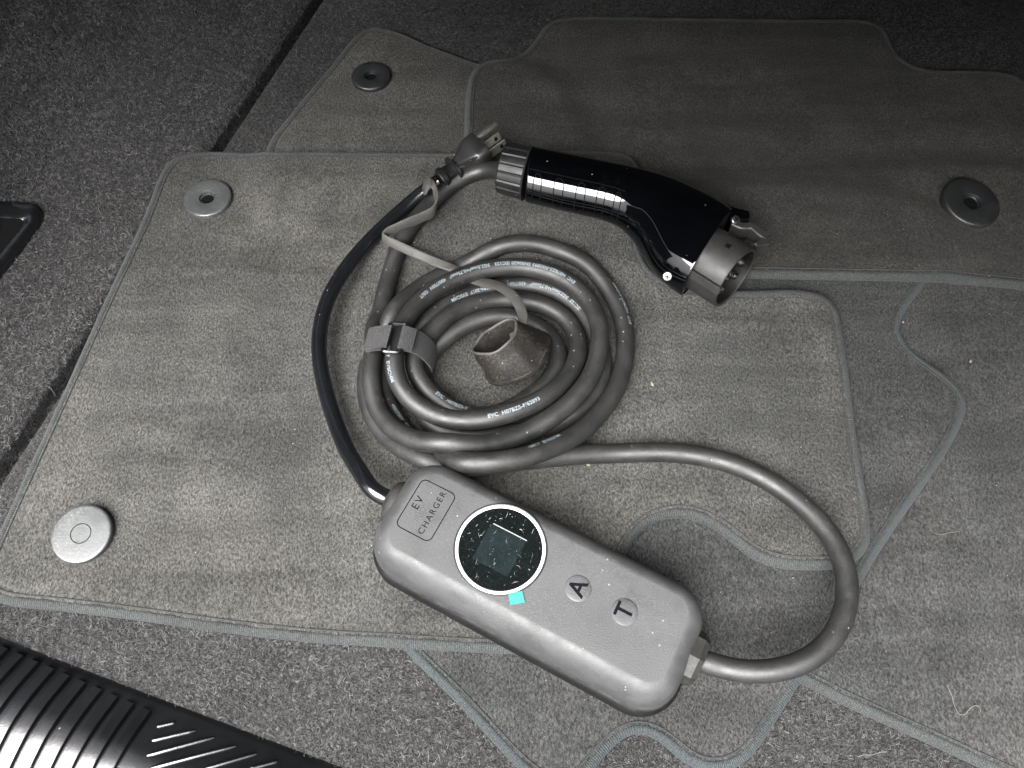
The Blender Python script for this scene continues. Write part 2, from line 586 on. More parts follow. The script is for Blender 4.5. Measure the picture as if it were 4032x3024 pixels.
def blur(A, sigma):
    k = int(3 * sigma + 1)
    w_ = np.exp(-.5 * (np.arange(-k, k + 1) / sigma) ** 2)
    w_ /= w_.sum()
    B = np.pad(A, k, mode='edge')
    B = sum(w_[i] * B[:, i:i + A.shape[1]] for i in range(2 * k + 1))
    return sum(w_[i] * B[i:i + A.shape[0], :] for i in range(2 * k + 1))

def maxf(A, k):
    B = np.pad(A, k, mode='edge')
    B = np.max([B[:, i:i + A.shape[1]] for i in range(2 * k + 1)], axis=0)
    return np.max([B[i:i + A.shape[0], :] for i in range(2 * k + 1)], axis=0)

def offset_loop(P, d):
    T = np.roll(P, -1, 0) - np.roll(P, 1, 0)
    T /= np.linalg.norm(T, axis=1)[:, None]
    n = np.stack([-T[:, 1], T[:, 0]], 1)           # inward for a counter-clockwise loop
    return P + d * n

MAT_T = 0.0062
MATS = {}

def floor_mat(outline, label, pile, bind, z_guess, key, curl=None, group='floor mats spread in the boot', wob=.0012):
    """outline: corner points of the mat in photo pixels, clockwise"""
    global HF
    pix = catmull(outline, 10, closed=True)
    z = np.full(len(pix), z_guess)
    top = None
    for it in range(2):
        Wd = ups(pix, z)
        loop = resample(Wd[:, :2], .004, closed=True)
        loop = smooth_path(loop, 3, True)
        ar = np.sum(loop[:, 0] * np.roll(loop[:, 1], -1) - np.roll(loop[:, 0], -1) * loop[:, 1])
        if ar < 0:
            loop = loop[::-1]
        msk = inside(loop, XX, YY)
        bot = blur(maxf(HF, 3), 3.2)
        bot = np.maximum(bot, HF)
        lift = wob * (1 + np.sin(XX * 17 + z_guess * 900) * np.sin(YY * 14 + z_guess * 500))
        if curl is not None:
            lift = lift + curl(XX, YY)
        top = bot + lift + MAT_T
        z = sample(top, Wd[:, 0], Wd[:, 1])
    z_of = lambda x, y: sample(top, x, y)
    c = loop.mean(0)
    root = empty('floor_mat', (c[0], c[1], float(sample(HF, c[0], c[1]))), label, 'floor mat', group)
    # pile: an inner sheet whose rim dips under the binding
    rim = resample(smooth_path(offset_loop(loop, .0051), 2, True), .004, True)
    in2 = offset_loop(rim, .0030)
    x0, y0 = loop.min(0)
    x1, y1 = loop.max(0)
    qx, qy = np.meshgrid(np.arange(x0, x1, .007), np.arange(y0, y1, .007))
    core = offset_loop(rim, .0075)
    mm = inside(core, qx, qy)
    pts = [Vector(p) for p in rim] + [Vector(p) for p in in2] + [Vector((a, b)) for a, b in zip(qx[mm], qy[mm])]
    n = len(rim)
    edges = [(i, (i + 1) % n) for i in range(n)]
    vv, _, ff, _, _, _ = delaunay_2d_cdt(pts, edges, [], 1, 1e-7)
    vv = np.array([(p.x, p.y) for p in vv])
    zz = z_of(vv[:, 0], vv[:, 1])
    rimset = set()
    d2 = np.min(((vv[:, None, :] - rim[None, ::1, :]) ** 2).sum(2), axis=1) if len(vv) * n < 3e7 else np.ones(len(vv))
    zz = zz - .0003 * (d2 < 1e-8)
    o = mesh_obj('pile', np.column_stack([vv, zz]), ff, pile, root)
    # binding: folded tape round the rim
    prof = [(.0060, -.0010), (.0054, -.0002), (.0044, .0003), (.0033, .0001), (.0021, -.0006), (.0010, -.0018), (.0002, -.0034), (.0002, -.0050), (.0030, -.0060)]
    arc = np.concatenate([[0], np.cumsum(np.linalg.norm(np.diff(np.vstack([loop, loop[:1]]), axis=0), axis=1))])
    Vb, UV = [], []
    loops = []
    zc = z_of(loop[:, 0], loop[:, 1])
    wvy = .00025 * np.sin(arc[:-1] * 160) + .0002 * np.sin(arc[:-1] * 410 + 1)
    for k, (d, h) in enumerate(prof):
        q = smooth_path(offset_loop(loop, d), 2, True) if d > .001 else offset_loop(loop, d)
        hz = z_of(q[:, 0], q[:, 1]) if k < 6 else zc
        q3 = np.column_stack([q, hz + h + wvy * (1 if h > -.001 else .3)])
        loops.append(np.vstack([q3, q3[:1]]))
        UV.append(np.column_stack([arc, np.full(len(arc), k * .002)]))
    V, F = [], []
    m = len(arc)
    V = np.vstack(loops)
    for k in range(len(prof) - 1):
        for i in range(m - 1):
            F.append((k * m + i, k * m + i + 1, (k + 1) * m + i + 1, (k + 1) * m + i))
    fix_normals(mesh_obj('binding', V, F, bind, root, uv=np.vstack(UV)))
    # lockstitch that holds the tape
    st = resample(smooth_path(offset_loop(loop, .0070), 2, True), .0024, True)
    st3 = np.column_stack([st, z_of(st[:, 0], st[:, 1]) + .0001 + .0003 * (np.arange(len(st)) % 2)])
    v, f, _ = tube(st3, .00042, 5, closed=True)
    mesh_obj('seam_stitching', v, f, M_SEAM, root)
    HF = np.where(msk, top, HF)
    COVER[msk] = True
    MATS[key] = (root, top)
    return root

# five mats from the lowest to the uppermost
floor_mat([(2450, 900), (4000, 700), (4700, 1000), (5000, 3000), (4500, 3330), (4050, 3105), (3846, 3012), (3654, 2922), (3330, 2775), (3167, 2690), (2900, 2560), (2600, 2200), (2400, 1500)],
          'grey floor mat at the right frame edge, under the wavy edged mat', M_PILE_D, M_BIND, .007, 'E')
floor_mat([(1500, 1100), (2300, 800), (3500, 800), (3750, 950), (3699, 1050), (3650, 1115), (3590, 1195), (3550, 1275), (3562, 1335), (3625, 1395), (3760, 1492), (3815, 1560), (3812, 1620), (3760, 1740), (3690, 1850), (3500, 2130), (3440, 2225), (3300, 2470), (3165, 2680), (3070, 2830), (2995, 2945), (2935, 3010), (2840, 3045), (2750, 3035), (2690, 3000), (2636, 2950), (2580, 2905), (2520, 2884), (2460, 2905), (2410, 2950), (2360, 3010), (2300, 3080), (2200, 3120), (2100, 3080), (2000, 2990), (1900, 2880), (1760, 2730), (1570, 2535), (1450, 2300), (1400, 1600)],
          'floor mat with blue-grey wavy edge and notched bottom, beneath the charger box', M_PILE_D, M_BIND2, .013, 'D', wob=.0008)
floor_mat([(1040, 590), (1150, 430), (1300, 250), (1400, 130), (1455, 98), (1540, 108), (1700, 175), (1880, 240), (2150, 330), (2300, 700), (2000, 1000), (1500, 1000), (1100, 850)],
          'dark floor mat corner with black ring grommet, poking out at top left', M_PILE_C, M_BIND, .008, 'C')
floor_mat([(1830, 700), (1826, 500), (1838, 330), (1862, 262), (1920, 228), (2030, 212), (2095, 160), (2140, 95), (2200, 62), (2300, 56), (2700, 62), (3150, 68), (3420, 72), (3485, 100), (3520, 170), (3560, 230), (3640, 262), (3760, 268), (3950, 275), (4080, 330), (4500, 700), (4600, 1250), (4250, 1165), (4032, 1128), (3700, 1100), (3300, 1092), (2990, 1086), (2700, 1080), (2450, 1070), (2200, 1060), (1950, 1000)],
          'large dark floor mat at the back right, under the charging plug tip', M_PILE_B, M_BIND, .016, 'B', curl=lambda x, y: .005 * np.clip((x - .10) / .06, 0, 1) * np.clip((.36 - y) / .05, 0, 1))
floor_mat([(640, 655), (690, 610), (780, 592), (1000, 588), (1500, 590), (2000, 592), (2380, 586), (2470, 594), (2515, 630), (2535, 690), (2535, 780), (2520, 900), (2528, 990), (2570, 1055), (2660, 1092), (2800, 1106), (3000, 1108), (3180, 1108), (3260, 1130), (3300, 1180), (3318, 1260), (3345, 1430), (3385, 1740), (3438, 2070), (3436, 2140), (3400, 2195), (3320, 2232), (3200, 2240), (3080, 2232), (2985, 2205), (2920, 2160), (2840, 2092), (2740, 2040), (2650, 2032), (2560, 2060), (2500, 2120), (2440, 2250), (2380, 2400), (2300, 2520), (2180, 2572), (2050, 2574), (1500, 2545), (1200, 2525), (900, 2492), (500, 2436), (200, 2400), (0, 2378), (-60, 2350), (-85, 2300), (-60, 2200), (0, 2060), (200, 1625), (400, 1190), (560, 850)],
          'largest floor mat with two round grommets, tan dust and rear heel notch, under the coil', M_PILE_A, M_BIND, .016, 'A', wob=.0009)
TOP = HF.copy()

def mat_z(x, y):
    return float(sample(TOP, x, y))

def on_top(px, py, add=0.0):
    z = .015
    for _ in range(4):
        p = up(px, py, z + add)
        z = mat_z(p[0], p[1])
    return up(px, py, z + add)

def grommet(mat_key, px, py, rad, mat, hollow, tilt=(0, 0), label=None):
    p = on_top(px, py, .001 + (.002 if max(map(abs, tilt)) > 3 else 0))
    root = MATS[mat_key][0]
    ax = np.array([math.sin(R(tilt[0])), math.sin(R(tilt[1])), 1.0])
    if hollow:
        prof = [(rad, -.003), (rad, .0014), (rad * .985, .0021), (rad * .955, .0025), (rad * .90, .0027), (rad * .37, .0027), (rad * .335, .0024), (rad * .32, .0016), (rad * .315, -.003)]
        v, f = lathe(prof, 56, p, ax)
        o = mesh_obj('grommet', v, f, mat, root)
        v, f = lathe([(rad * .318, -.0002), (.0001, -.0002)], 32, p, ax)
        mesh_obj('socket', v, f, M_HOLE, o)
        v, f = lathe([(rad * .314, .0008), (rad * .27, .0010), (rad * .25, .0004), (rad * .25, -.0001)], 32, p + ax * 0 - np.array([0, .0002, 0]), ax)
        mesh_obj('lip', v, f, mat, o)
    else:
        prof = [(rad, -.003), (rad, .0013), (rad * .985, .0019), (rad * .955, .0022), (rad * .90, .0023), (rad * .345, .0023), (rad * .342, .0016), (rad * .318, .0016), (rad * .315, .0023), (.0002, .0023)]
        v, f = lathe(prof, 56, p, ax)
        o = mesh_obj('grommet', v, f, mat, root)
        v, f = lathe([(rad * .341, .0018), (rad * .319, .0018)], 40, p, ax)
        mesh_obj('ring_groove', v, f, M_HOLE, o)
    if label:
        o['label'] = label
    return o

grommet('A', 820, 785, .0182, M_GROM, True, (0, 0), 'grey grommet with an open centre hole')
grommet('A', 325, 2103, .0180, M_GROM, False, (2, -5), 'pale grommet with a closed centre and fine ring')
grommet('C', 1462, 305, .0165, M_GROM_D, True, (0, 0), 'black grommet with an open centre hole')
grommet('B', 3820, 800, .0215, M_GROM_D, True, (5, -4), 'black tilted grommet with an open centre hole')

# ------------------------------------------------------------------ control box frame (all charger parts share one root)
BA = R(-27.6)
BU = np.array([math.cos(BA), math.sin(BA), 0])     # along the box
BV = np.array([-math.sin(BA), math.cos(BA), 0])    # across the box
BH = .0435
BC = np.array([.0125, .0975, 0])
BC[2] = max(mat_z(*(BC[:2] + a * BU[:2] + b * BV[:2])) for a in (-.07, 0, .07) for b in (-.03, .03)) - .0005
ZTOP = BC[2] + BH

def bp(u, v, z):
    return BC + u * BU + v * BV + z * EZ

ev = empty('ev_charger', BC, 'portable charger with coiled black cable, grey control box and glossy black connector', 'ev charger')

HL, HW = .0918, .0340
def box_rings(spec, k=9):
    rings = []
    for inset, z, rad in spec:
        P = round_rect(HL - inset, HW - inset, max(rad - inset, .004), k)
        rings.append(np.array([bp(a, b, z) for a, b in P]))
    return rings
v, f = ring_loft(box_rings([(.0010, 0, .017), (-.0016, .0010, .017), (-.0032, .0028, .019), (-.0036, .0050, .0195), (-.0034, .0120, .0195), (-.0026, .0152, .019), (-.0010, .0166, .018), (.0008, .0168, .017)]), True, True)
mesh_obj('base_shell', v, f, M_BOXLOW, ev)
spec = [(.0014, .0171, .017), (.0002, .0172, .018), (-.0004, .0177, .018), (-.0006, .0185, .018), (-.0004, .0265, .0185)]
for i in range(1, 15):                              # soft edge round the top
    a = R(8 + 74 * i / 14)
    c8, s8 = math.cos(R(8)), math.sin(R(8))
    spec.append((-.0004 + .0102 * (c8 - math.cos(a)) / (c8 - math.cos(R(82))), .0265 + (BH - .0265) * (math.sin(a) - s8) / (math.sin(R(82)) - s8), .020))
spec += [(.0106, BH + .00003, .020), (.0160, BH + .00004, .020), (.021, BH + .00004, .020)]
v, f = ring_loft(box_rings(spec, 10), True, True)
mesh_obj('upper_shell', v, f, M_BOX, ev)

def uv_of(px, py, z=None):
    p = up(px, py, ZTOP if z is None else z) - BC
    return float(p @ BU), float(p @ BV)

def z4(x, y):
    return 1400 + .678 * x, 1750 + .678 * y

# recessed label: outline and lettering
ZL = BH + .00015
def flat_ring(P, wdt, z, thick=.0001):
    a = np.array([bp(x, y, z) for x, y in P])
    b = np.array([bp(x, y, z) for x, y in offset_loop(P, wdt)])
    n = len(P)
    return np.vstack([a, b]), [(i, (i + 1) % n, n + (i + 1) % n, n + i) for i in range(n)]
lu, lv = uv_of(*z4(410, 380))
Pl = round_rect(.0112, .0155, .0036, 8) + np.array([lu, lv])
v, f = flat_ring(Pl, .00055, ZL)
mesh_obj('label_outline', v, f, M_INK, ev, smooth=False)

def text_mesh(s, size, spacing=1.0, bold=0.0, mono=False):
    c = bpy.data.curves.new('letters', 'FONT')
    c.body = s
    c.size = size
    c.space_character = spacing
    c.offset = bold
    c.align_x = 'CENTER'
    c.align_y = 'CENTER'
    c.resolution_u = 3
    o = bpy.data.objects.new('letters', c)
    COL.objects.link(o)
    dg = bpy.context.evaluated_depsgraph_get()
    me = o.evaluated_get(dg).to_mesh()
    V = np.array([tuple(q.co) for q in me.vertices])
    F = [tuple(p.vertices) for p in me.polygons]
    o.evaluated_get(dg).to_mesh_clear()
    bpy.data.objects.remove(o)
    bpy.data.curves.remove(c)
    return V, F

def box_text(name, s, size, u, v0, z, parent, spacing=1.0, bold=0.0):
    V, F = text_mesh(s, size, spacing, bold)
    # text runs across the box, its tops towards the cord end
    W = [bp(u - y, v0 + x, z) for x, y, _ in V]
    return mesh_obj(name, W, F, M_INK, parent, smooth=False)
box_text('label_lettering', 'EV', .0062, *uv_of(*z4(362, 340)), ZL, ev, 1.3)
box_text('label_lettering', 'CHARGER', .0050, *uv_of(*z4(446, 398)), ZL, ev, 1.28)

# round display
du, dv = uv_of(*z4(841, 606))
DC = bp(du, dv, BH)
v, f = lathe([(.0256, -.0004), (.0256, .0004), (.0251, .0007), (.0247, .0005), (.0246, .0002)], 72, DC)
mesh_obj('display_bezel', v, f, M_BLACK, ev)
v, f = lathe([(.0246, .0000), (.0246, .00062), (.0243, .0007), (.0232, .0007), (.0229, .0005), (.0229, .0003)], 72, DC)
mesh_obj('display_ring', v, f, M_WHITE, ev)
v, f = lathe([(.0230, .00045), (.0001, .00045)], 72, DC, cap1=False)
glass = mesh_obj('display_glass', v, f, M_GLASS, ev)
hs_ = .0108
sq = [(-hs_, -hs_), (hs_, -hs_), (hs_, hs_), (-hs_, hs_)]
mesh_obj('display_screen', [bp(du + a - .0002, dv + b - .001, BH + .00052) for a, b in sq], [(0, 1, 2, 3)], M_SCREEN, glass, smooth=False)
mesh_obj('screen_line', [bp(du + a, dv + .0105 + b, BH + .0006) for a, b in ((-.0100, -.0003), (.0108, -.0003), (.0108, .0003), (-.0100, .0003))], [(0, 1, 2, 3)], M_FLECK, glass, smooth=False)
parts = []
for i in range(95):                               # torn film and grit on the glass
    rr_ = .022 * math.sqrt(random.random())
    aa = random.random() * 6.283
    x, y = du + rr_ * math.cos(aa), dv + rr_ * math.sin(aa)
    L = random.choice([.0002, .0003, .0003, .0005, .0011, .0020])
    wd = random.uniform(.00006, .00016)
    t = random.gauss(1.9, .8)
    cx, cy = math.cos(t), math.sin(t)
    k = random.uniform(-.4, .4) * L
    q = [bp(x - cx * L - cy * wd * .4, y - cy * L + cx * wd * .4, BH + .00075), bp(x - cy * (wd + k), y + cx * (wd + k), BH + .00085), bp(x + cx * L, y + cy * L, BH + .00075), bp(x + cy * (wd - k), y - cx * (wd - k), BH + .0007)]
    parts.append((q, [(0, 1, 2, 3)]))
v, f = join_parts(parts)
mesh_obj('film_flecks', v, f, M_FLECK, glass, smooth=False, kind='stuff')

su, sv = uv_of(*z4(935, 893))
sa = R(39)
def srot(a, b):
    return su + a * math.cos(sa) - b * math.sin(sa), sv + a * math.sin(sa) + b * math.cos(sa)
ring0 = [bp(*srot(a, b), BH + .0006) for a, b in ((-.0039, -.0030), (.0039, -.0032), (.0037, .0030), (-.0040, .0031))]
ring1 = [bp(*srot(a, b), BH + .0009) for a, b in ((-.0039, -.0030), (.0039, -.0032), (.0037, .0030), (-.0040, .0031))]
v, f = ring_loft([np.array(ring0), np.array(ring1)])
mesh_obj('sticker', v, f, M_CYAN, ev, smooth=False)

for s, px in (('A', (1293, 835)), ('T', (1563, 972))):
    bu_, bv_ = uv_of(*z4(*px))
    pc = bp(bu_, bv_, BH)
    v, f = lathe([(.0074, -.0002), (.0070, .00015), (.0062, .00035), (.0050, .0005), (.0034, .00058), (.0018, .0006), (.0001, .0006)], 48, pc)
    b = mesh_obj('button', v, f, M_BOX, ev)
    b['label'] = 'round button marked ' + s
    box_text('button_letter', s, .0128, bu_, bv_, BH + .00075, b, 1.0, .00022)

# glands at both ends
RG = up(2790, 2618, ZTOP - .020)
gz = BC[2] + .0215
gv = float((RG - BC) @ BV)
c0 = bp(HL - .002, gv, gz - BC[2])
hexs = []
for r_, h_ in ((.0150, 0), (.0150, .0058), (.0128, .0088), (.0075, .0090)):
    a = np.linspace(0, 2 * np.pi, 8, endpoint=False) + .15
    hexs.append(np.array([c0 + h_ * BU + r_ * (math.cos(t) * BV * 1.0 + math.sin(t) * EZ * .95) for t in a]))
v, f = ring_loft(hexs)
mesh_obj('cable_gland', v, f, M_GLAND, ev, smooth=False)
LG = up(*z4(150, 290), BC[2] + .022)
lv2 = float((LG - BC) @ BV)
c1 = bp(-HL + .002, lv2, .0215)
v, f = lathe([(.0135, 0), (.0132, .0035), (.0115, .0062), (.0080, .0078), (.0062, .0080)], 32, c1, -BU, cap0=True, cap1=True)
mesh_obj('cord_gland', v, f, M_GLAND, ev)

# ------------------------------------------------------------------ charging cable: one long coil from the box to the connector
CR = .0061
zb = .0165
ctrl = []
def q(px, py, zrel):
    ctrl.append((px, py, zb + zrel))
MARK = {}
start = c0 + .004 * BU
seq = [  # gland and free loop
    (2880, 2640, .022), (3026, 2647, .024), (3190, 2600, .026), (3300, 2487, .026), (3343, 2330, .024), (3300, 2150, .020), (3190, 2014, .016), (3026, 1893, .011), (2844, 1823, .008), (2643, 1790, .007), (2520, 1788, .008), (2370, 1787, .010), (2226, 1790, .016), (2081, 1806, .022),
    'V', (1959, 1822, .026), (1814, 1828, .027), (1713, 1815, .022), (1611, 1785, .013), (1525, 1723, .008), (1476, 1662, .007), (1448, 1582, .006), (1439, 1499, .006), (1452, 1423, .006),
    (1464, 1380, .006), 'S1', (1488, 1335, .009), (1514, 1280, .016), (1542, 1225, .017), (1577, 1190, .015), (1628, 1150, .012), (1689, 1108, .009), (1762, 1073, .007), (1863, 1036, .006), (1979, 1004, .006), (2102, 993, .006), (2189, 1010, .006), (2276, 1046, .006), (2348, 1103, .006), (2406, 1176, .006), (2444, 1253, .006), (2458, 1325, .006), (2463, 1385, .006), (2457, 1440, .007), (2432, 1517, .010), (2388, 1597, .013), (2327, 1669, .017), (2244, 1734, .022), (2153, 1778, .027),
    'U', (2045, 1808, .034), (1901, 1824, .038), (1814, 1818, .036), (1742, 1800, .020), (1660, 1765, .010),
    'H', (1597, 1709, .008), (1543, 1644, .007), (1510, 1571, .007), (1500, 1499, .007), (1508, 1427, .008),
    'S3', (1560, 1362, .008), (1646, 1300, .012), (1683, 1250, .014), (1733, 1212, .013), (1805, 1175, .011), (1892, 1146, .009), (1979, 1128, .008), (2100, 1122, .008), (2175, 1140, .008), (2233, 1172, .008), (2282, 1215, .008), (2325, 1275, .007), (2355, 1340, .007), (2374, 1400, .007), (2376, 1470, .007), (2352, 1546, .009), (2291, 1615, .010), (2189, 1669, .010), (2081, 1698, .009), (1936, 1722, .009),
    'H2', (1860, 1724, .009), (1778, 1711, .008), (1700, 1683, .007), (1650, 1630, .006), (1655, 1560, .006), (1672, 1488, .006), (1665, 1427, .006),
    'S5', (1690, 1382, .007), (1741, 1339, .011), (1776, 1305, .013), (1834, 1267, .013), (1906, 1247, .012), (1979, 1241, .011), (2045, 1253, .010), (2117, 1279, .009), (2166, 1316, .008), (2195, 1354, .007), (2208, 1397, .007), (2197, 1452, .007), (2160, 1506, .006), (2099, 1560, .006), (2009, 1612, .006), (1940, 1640, .007),
    'IN', (1868, 1646, .009), (1778, 1617, .012), (1706, 1568, .014), (1655, 1510, .016), (1626, 1452, .018), (1616, 1401, .020),
    'S4', (1640, 1362, .020), (1698, 1322, .018), (1727, 1282, .018), (1776, 1238, .016), (1834, 1209, .014), (1921, 1186, .012), (2007, 1175, .011), (2074, 1183, .011), (2146, 1201, .011), (2212, 1235, .010), (2256, 1282, .010), (2279, 1339, .010), (2283, 1375, .011), (2270, 1430, .013), (2236, 1488, .016), (2175, 1546, .020), (2081, 1600, .023), (1972, 1638, .024),
    'EV', (1901, 1655, .024), (1796, 1660, .023), (1706, 1636, .023), (1633, 1593, .024), (1575, 1535, .026), (1550, 1474, .028), (1548, 1409, .030), (1557, 1350, .031),
    'S2', (1591, 1267, .028), (1620, 1222, .026), (1675, 1165, .024), (1747, 1117, .022), (1834, 1080, .021), (1921, 1058, .020), (2020, 1047, .020), (2102, 1056, .019), (2189, 1078, .019), (2262, 1122, .019), (2319, 1183, .019), (2351, 1250, .019), (2364, 1325, .019), (2362, 1390, .020), (2352, 1430, .020), (2330, 1483, .021), (2286, 1546, .022), (2221, 1611, .022), (2135, 1671, .022), (2027, 1722, .023),
    'T', (1901, 1757, .029), (1796, 1766, .030), (1687, 1757, .028), (1597, 1727, .023), (1525, 1675, .018), (1481, 1609, .018), (1462, 1535, .019), (1458, 1463, .021), (1465, 1410, .022), (1474, 1368, .018),
    'EX', (1482, 1325, .009), (1489, 1280, .005), (1500, 1224, .005), (1514, 1151, .006), (1537, 1079, .006), (1563, 1001, .006), (1610, 920, .006), (1661, 845, .007), (1725, 770, .010), (1812, 700, .015), (1914, 665, .019)]
for s_ in seq:
    if isinstance(s_, str):
        MARK[s_] = len(ctrl)
    else:
        q(*s_)
cp = ups([(a, b) for a, b, _ in ctrl], [c for _, _, c in ctrl])
zc_conn = None
# connector axis (lies on its side on the mats)
def zc2(x, y):
    return 1900 + .5425 * x, 500 + .5425 * y
K0 = on_top(*zc2(360, 350), .019)
ZK = K0[2]
col0 = up(*zc2(150, 325), ZK)
cp = np.vstack([[start], cp, [col0 + (up(*zc2(365, 347), ZK) - col0) * .25]])
path = catmull(cp, 12)
ks = np.arange(len(path)) / 12.0                    # control index of every path point
P3 = resample(path, .0028)
sP = np.concatenate([[0], np.cumsum(np.linalg.norm(np.diff(path, axis=0), axis=1))])
kk = np.interp(np.linspace(0, sP[-1], len(P3)), sP, ks)
P3 = smooth_path(P3, 4)
X0 = P3.copy()
npt = len(P3)
idx = np.arange(npt)
far = np.abs(idx[:, None] - idx[None, :]) > 9
for it in range(90):                               # strands push each other apart and settle on the mats
    D = P3[:, None, :] - P3[None, :, :]
    d = np.sqrt((D ** 2).sum(2)) + 1e-9
    ov = np.where(far & (d < 2 * CR * .985), 2 * CR * .985 - d, 0)
    push = (D / d[:, :, None] * (ov * .30)[:, :, None])
    push[:, :, :2] *= .35
    cnt = np.maximum((ov > 0).sum(1), 1)[:, None]
    mv = push.sum(1) / np.sqrt(cnt)
    mv[:3] = 0
    mv[-8:] = 0
    P3 = P3 + mv
    P3[3:-8, :2] += .06 * (X0[3:-8, :2] - P3[3:-8, :2])
    P3[3:-8, 2] += .02 * (X0[3:-8, 2] - P3[3:-8, 2])
    fl = sample(TOP, P3[:, 0], P3[:, 1]) + CR * .93
    P3[3:-8, 2] = np.maximum(P3[3:-8, 2], fl[3:-8])
    if it % 3 == 2:
        P3 = smooth_path(P3, 1)
P3 = smooth_path(P3, 14)
v, f, uvc = tube(resample(catmull(P3, 2), .0017), CR, 20)
cable = mesh_obj('charging_cable', v, f, M_CABLE, ev)
_T, _S, _U = frames(P3)
sC = np.concatenate([[0], np.cumsum(np.linalg.norm(np.diff(P3, axis=0), axis=1))])

def cable_text(s, strand, px, py, ang, size=.0033, parent=cable, anchor='start', spacing=1.08):
    """print on the jacket: starts at the photo pixel, runs against the winding, letter tops towards the coil's centre"""
    order = list(MARK)
    k0 = MARK[strand]
    i_ = order.index(strand)
    k1 = MARK[order[i_ + 1]] if i_ + 1 < len(order) else len(ctrl)
    sel = np.where((kk >= k0 - 1.0) & (kk <= k1 + 2))[0]
    rel = P3[sel] - np.array([0, 0, CAM_H])
    w_ = rel @ CF
    X = 2016 + FOC * rel[:, 0] / w_
    Y = 1512 - FOC * (rel @ CU) / w_
    j = sel[np.argmin((X - px) ** 2 + (Y - py) ** 2)]
    s0 = sC[j]
    V, F = text_mesh(s, size, spacing, .00012)
    V[:, 0] -= V[:, 0].min()
    ss = s0 - V[:, 0]
    pc = np.stack([np.interp(ss, sC, P3[:, c]) for c in range(3)], 1)
    sd = np.stack([np.interp(ss, sC, _S[:, c]) for c in range(3)], 1)
    uu = np.stack([np.interp(ss, sC, _U[:, c]) for c in range(3)], 1)
    # clockwise winding: the frame's side vector points to the centre
    a = np.radians(ang) + V[:, 1] / CR             # 0 = straight up, + = towards the centre
    rr = CR + .00007
    W = pc + rr * (np.sin(a)[:, None] * sd + np.cos(a)[:, None] * uu)
    return mesh_obj('cable_print', W, F, M_PRINT, parent, smooth=False)

def q1(x, y): return 1380 + .3617 * x, 1300 + .3617 * y
def q2(x, y): return 1900 + .3617 * x, 1300 + .3617 * y
def q3(x, y): return 1900 + .2893 * x, 920 + .2893 * y
def q4(x, y): return 1400 + .2893 * x, 920 + .2893 * y
cable_text('EVC  H07BZ5-F/62893 EN50620 IEC123   3G2.5mm²+0.75mm²   450/750V  GB/T', 'S2', *q3(1270, 700), 8)
cable_text('IEC123  3G2.5mm²+0.75mm²   450/750V  GB/T33594-2017  EVSCHM', 'S3', *q3(1400, 1000), 20)
cable_text('EVC  H07BZ5-F/62893', 'EV', *q1(1510, 1020), -12)
cable_text('2017  EVSCHM', 'EV', *q1(400, 190), -35)
cable_text('EVC  H07BZ5-F', 'IN', *q1(880, 790), 15)
cable_text('EVC  H07BZ5-F/62893', 'S1', *q3(1900, 1310), -38)
cable_text('-2017  EVSCHM', 'S1', *q2(500, 1330), 34)
cable_text('450/750V  GB/T33594', 'H', *q1(460, 830), 25)

# ------------------------------------------------------------------ power cord with its mains plug
cord_px = [(1472, 1936, .0225), (1425, 1868, .020), (1365, 1770, .013), (1313, 1640, .008), (1274, 1505, .0065), (1256, 1385, .006), (1264, 1271, .006), (1300, 1158, .006), (1372, 1042, .006), (1459, 943, .006), (1507, 895, .006), (1588, 822, .008), (1665, 757, .013), (1728, 712, .018)]
cc = ups([(a, b) for a, b, _ in cord_px], [zb + c for _, _, c in cord_px])
cc = np.vstack([[c1 - .005 * BU], cc])
cordp = smooth_path(resample(catmull(cc, 10), .003), 4)
cordp[2:, 2] = np.maximum(cordp[2:, 2], sample(TOP, cordp[2:, 0], cordp[2:, 1]) + .005)
CORD_R = .0052
v, f, _ = tube(resample(catmull(cordp, 2), .002), CORD_R, 18)
mesh_obj('power_cord', v, f, M_CORD, ev)

PF = up(1897, 586, .040)                            # middle of the plug's face
PB = up(1728, 712, zb + .018)
pa = PF - PB
plen = np.linalg.norm(pa)
pa /= plen
ps = np.cross(pa, EZ)
ps /= np.linalg.norm(ps)
pu = np.cross(ps, pa)
def plug_ring(d, w_, h_, e=3.2, seg=28):
    a = np.linspace(0, 2 * np.pi, seg, endpoint=False)
    c, s = np.cos(a), np.sin(a)
    return np.array([PF - d * pa + w_ * np.sign(x) * abs(x) ** (2 / e) * ps + h_ * np.sign(y) * abs(y) ** (2 / e) * pu for x, y in zip(c, s)])
v, f = ring_loft([plug_ring(-.0004, .0112, .0092, 4), plug_ring(0, .0122, .0102, 4), plug_ring(.0006, .0126, .0106, 4), plug_ring(.0085, .0122, .0102, 4), plug_ring(.0095, .0119, .0098, 4), plug_ring(.0180, .0078, .0070, 4), plug_ring(.0240, .0056, .0058, 3.5), plug_ring(.0258, .0054, .0056, 2.4)])
mesh_obj('plug_body', v, f, M_PLUG, ev)
for sg in (-1, 1):                                   # raised finger webs on the plug's flanks
    rr = []
    for d, off, w_ in ((.0075, .0088, .0016), (.0130, .0082, .0015), (.0190, .0058, .0013), (.0245, .0034, .0010)):
        c_ = PF - d * pa + sg * off * ps + (.0092 - d * .16) * pu
        rr.append(np.array([c_ + a * ps + b * pu for a, b in ((-w_, -.003), (w_, -.003), (w_ * .7, .0010), (-w_ * .7, .0010))]))
    v, f = ring_loft(rr)
    fix_normals(mesh_obj('plug_rib', v, f, M_PLUG, ev))
v, f = ring_loft([plug_ring(.0255, .0098, .0080, 3), plug_ring(.0275, .0098, .0080, 3)])
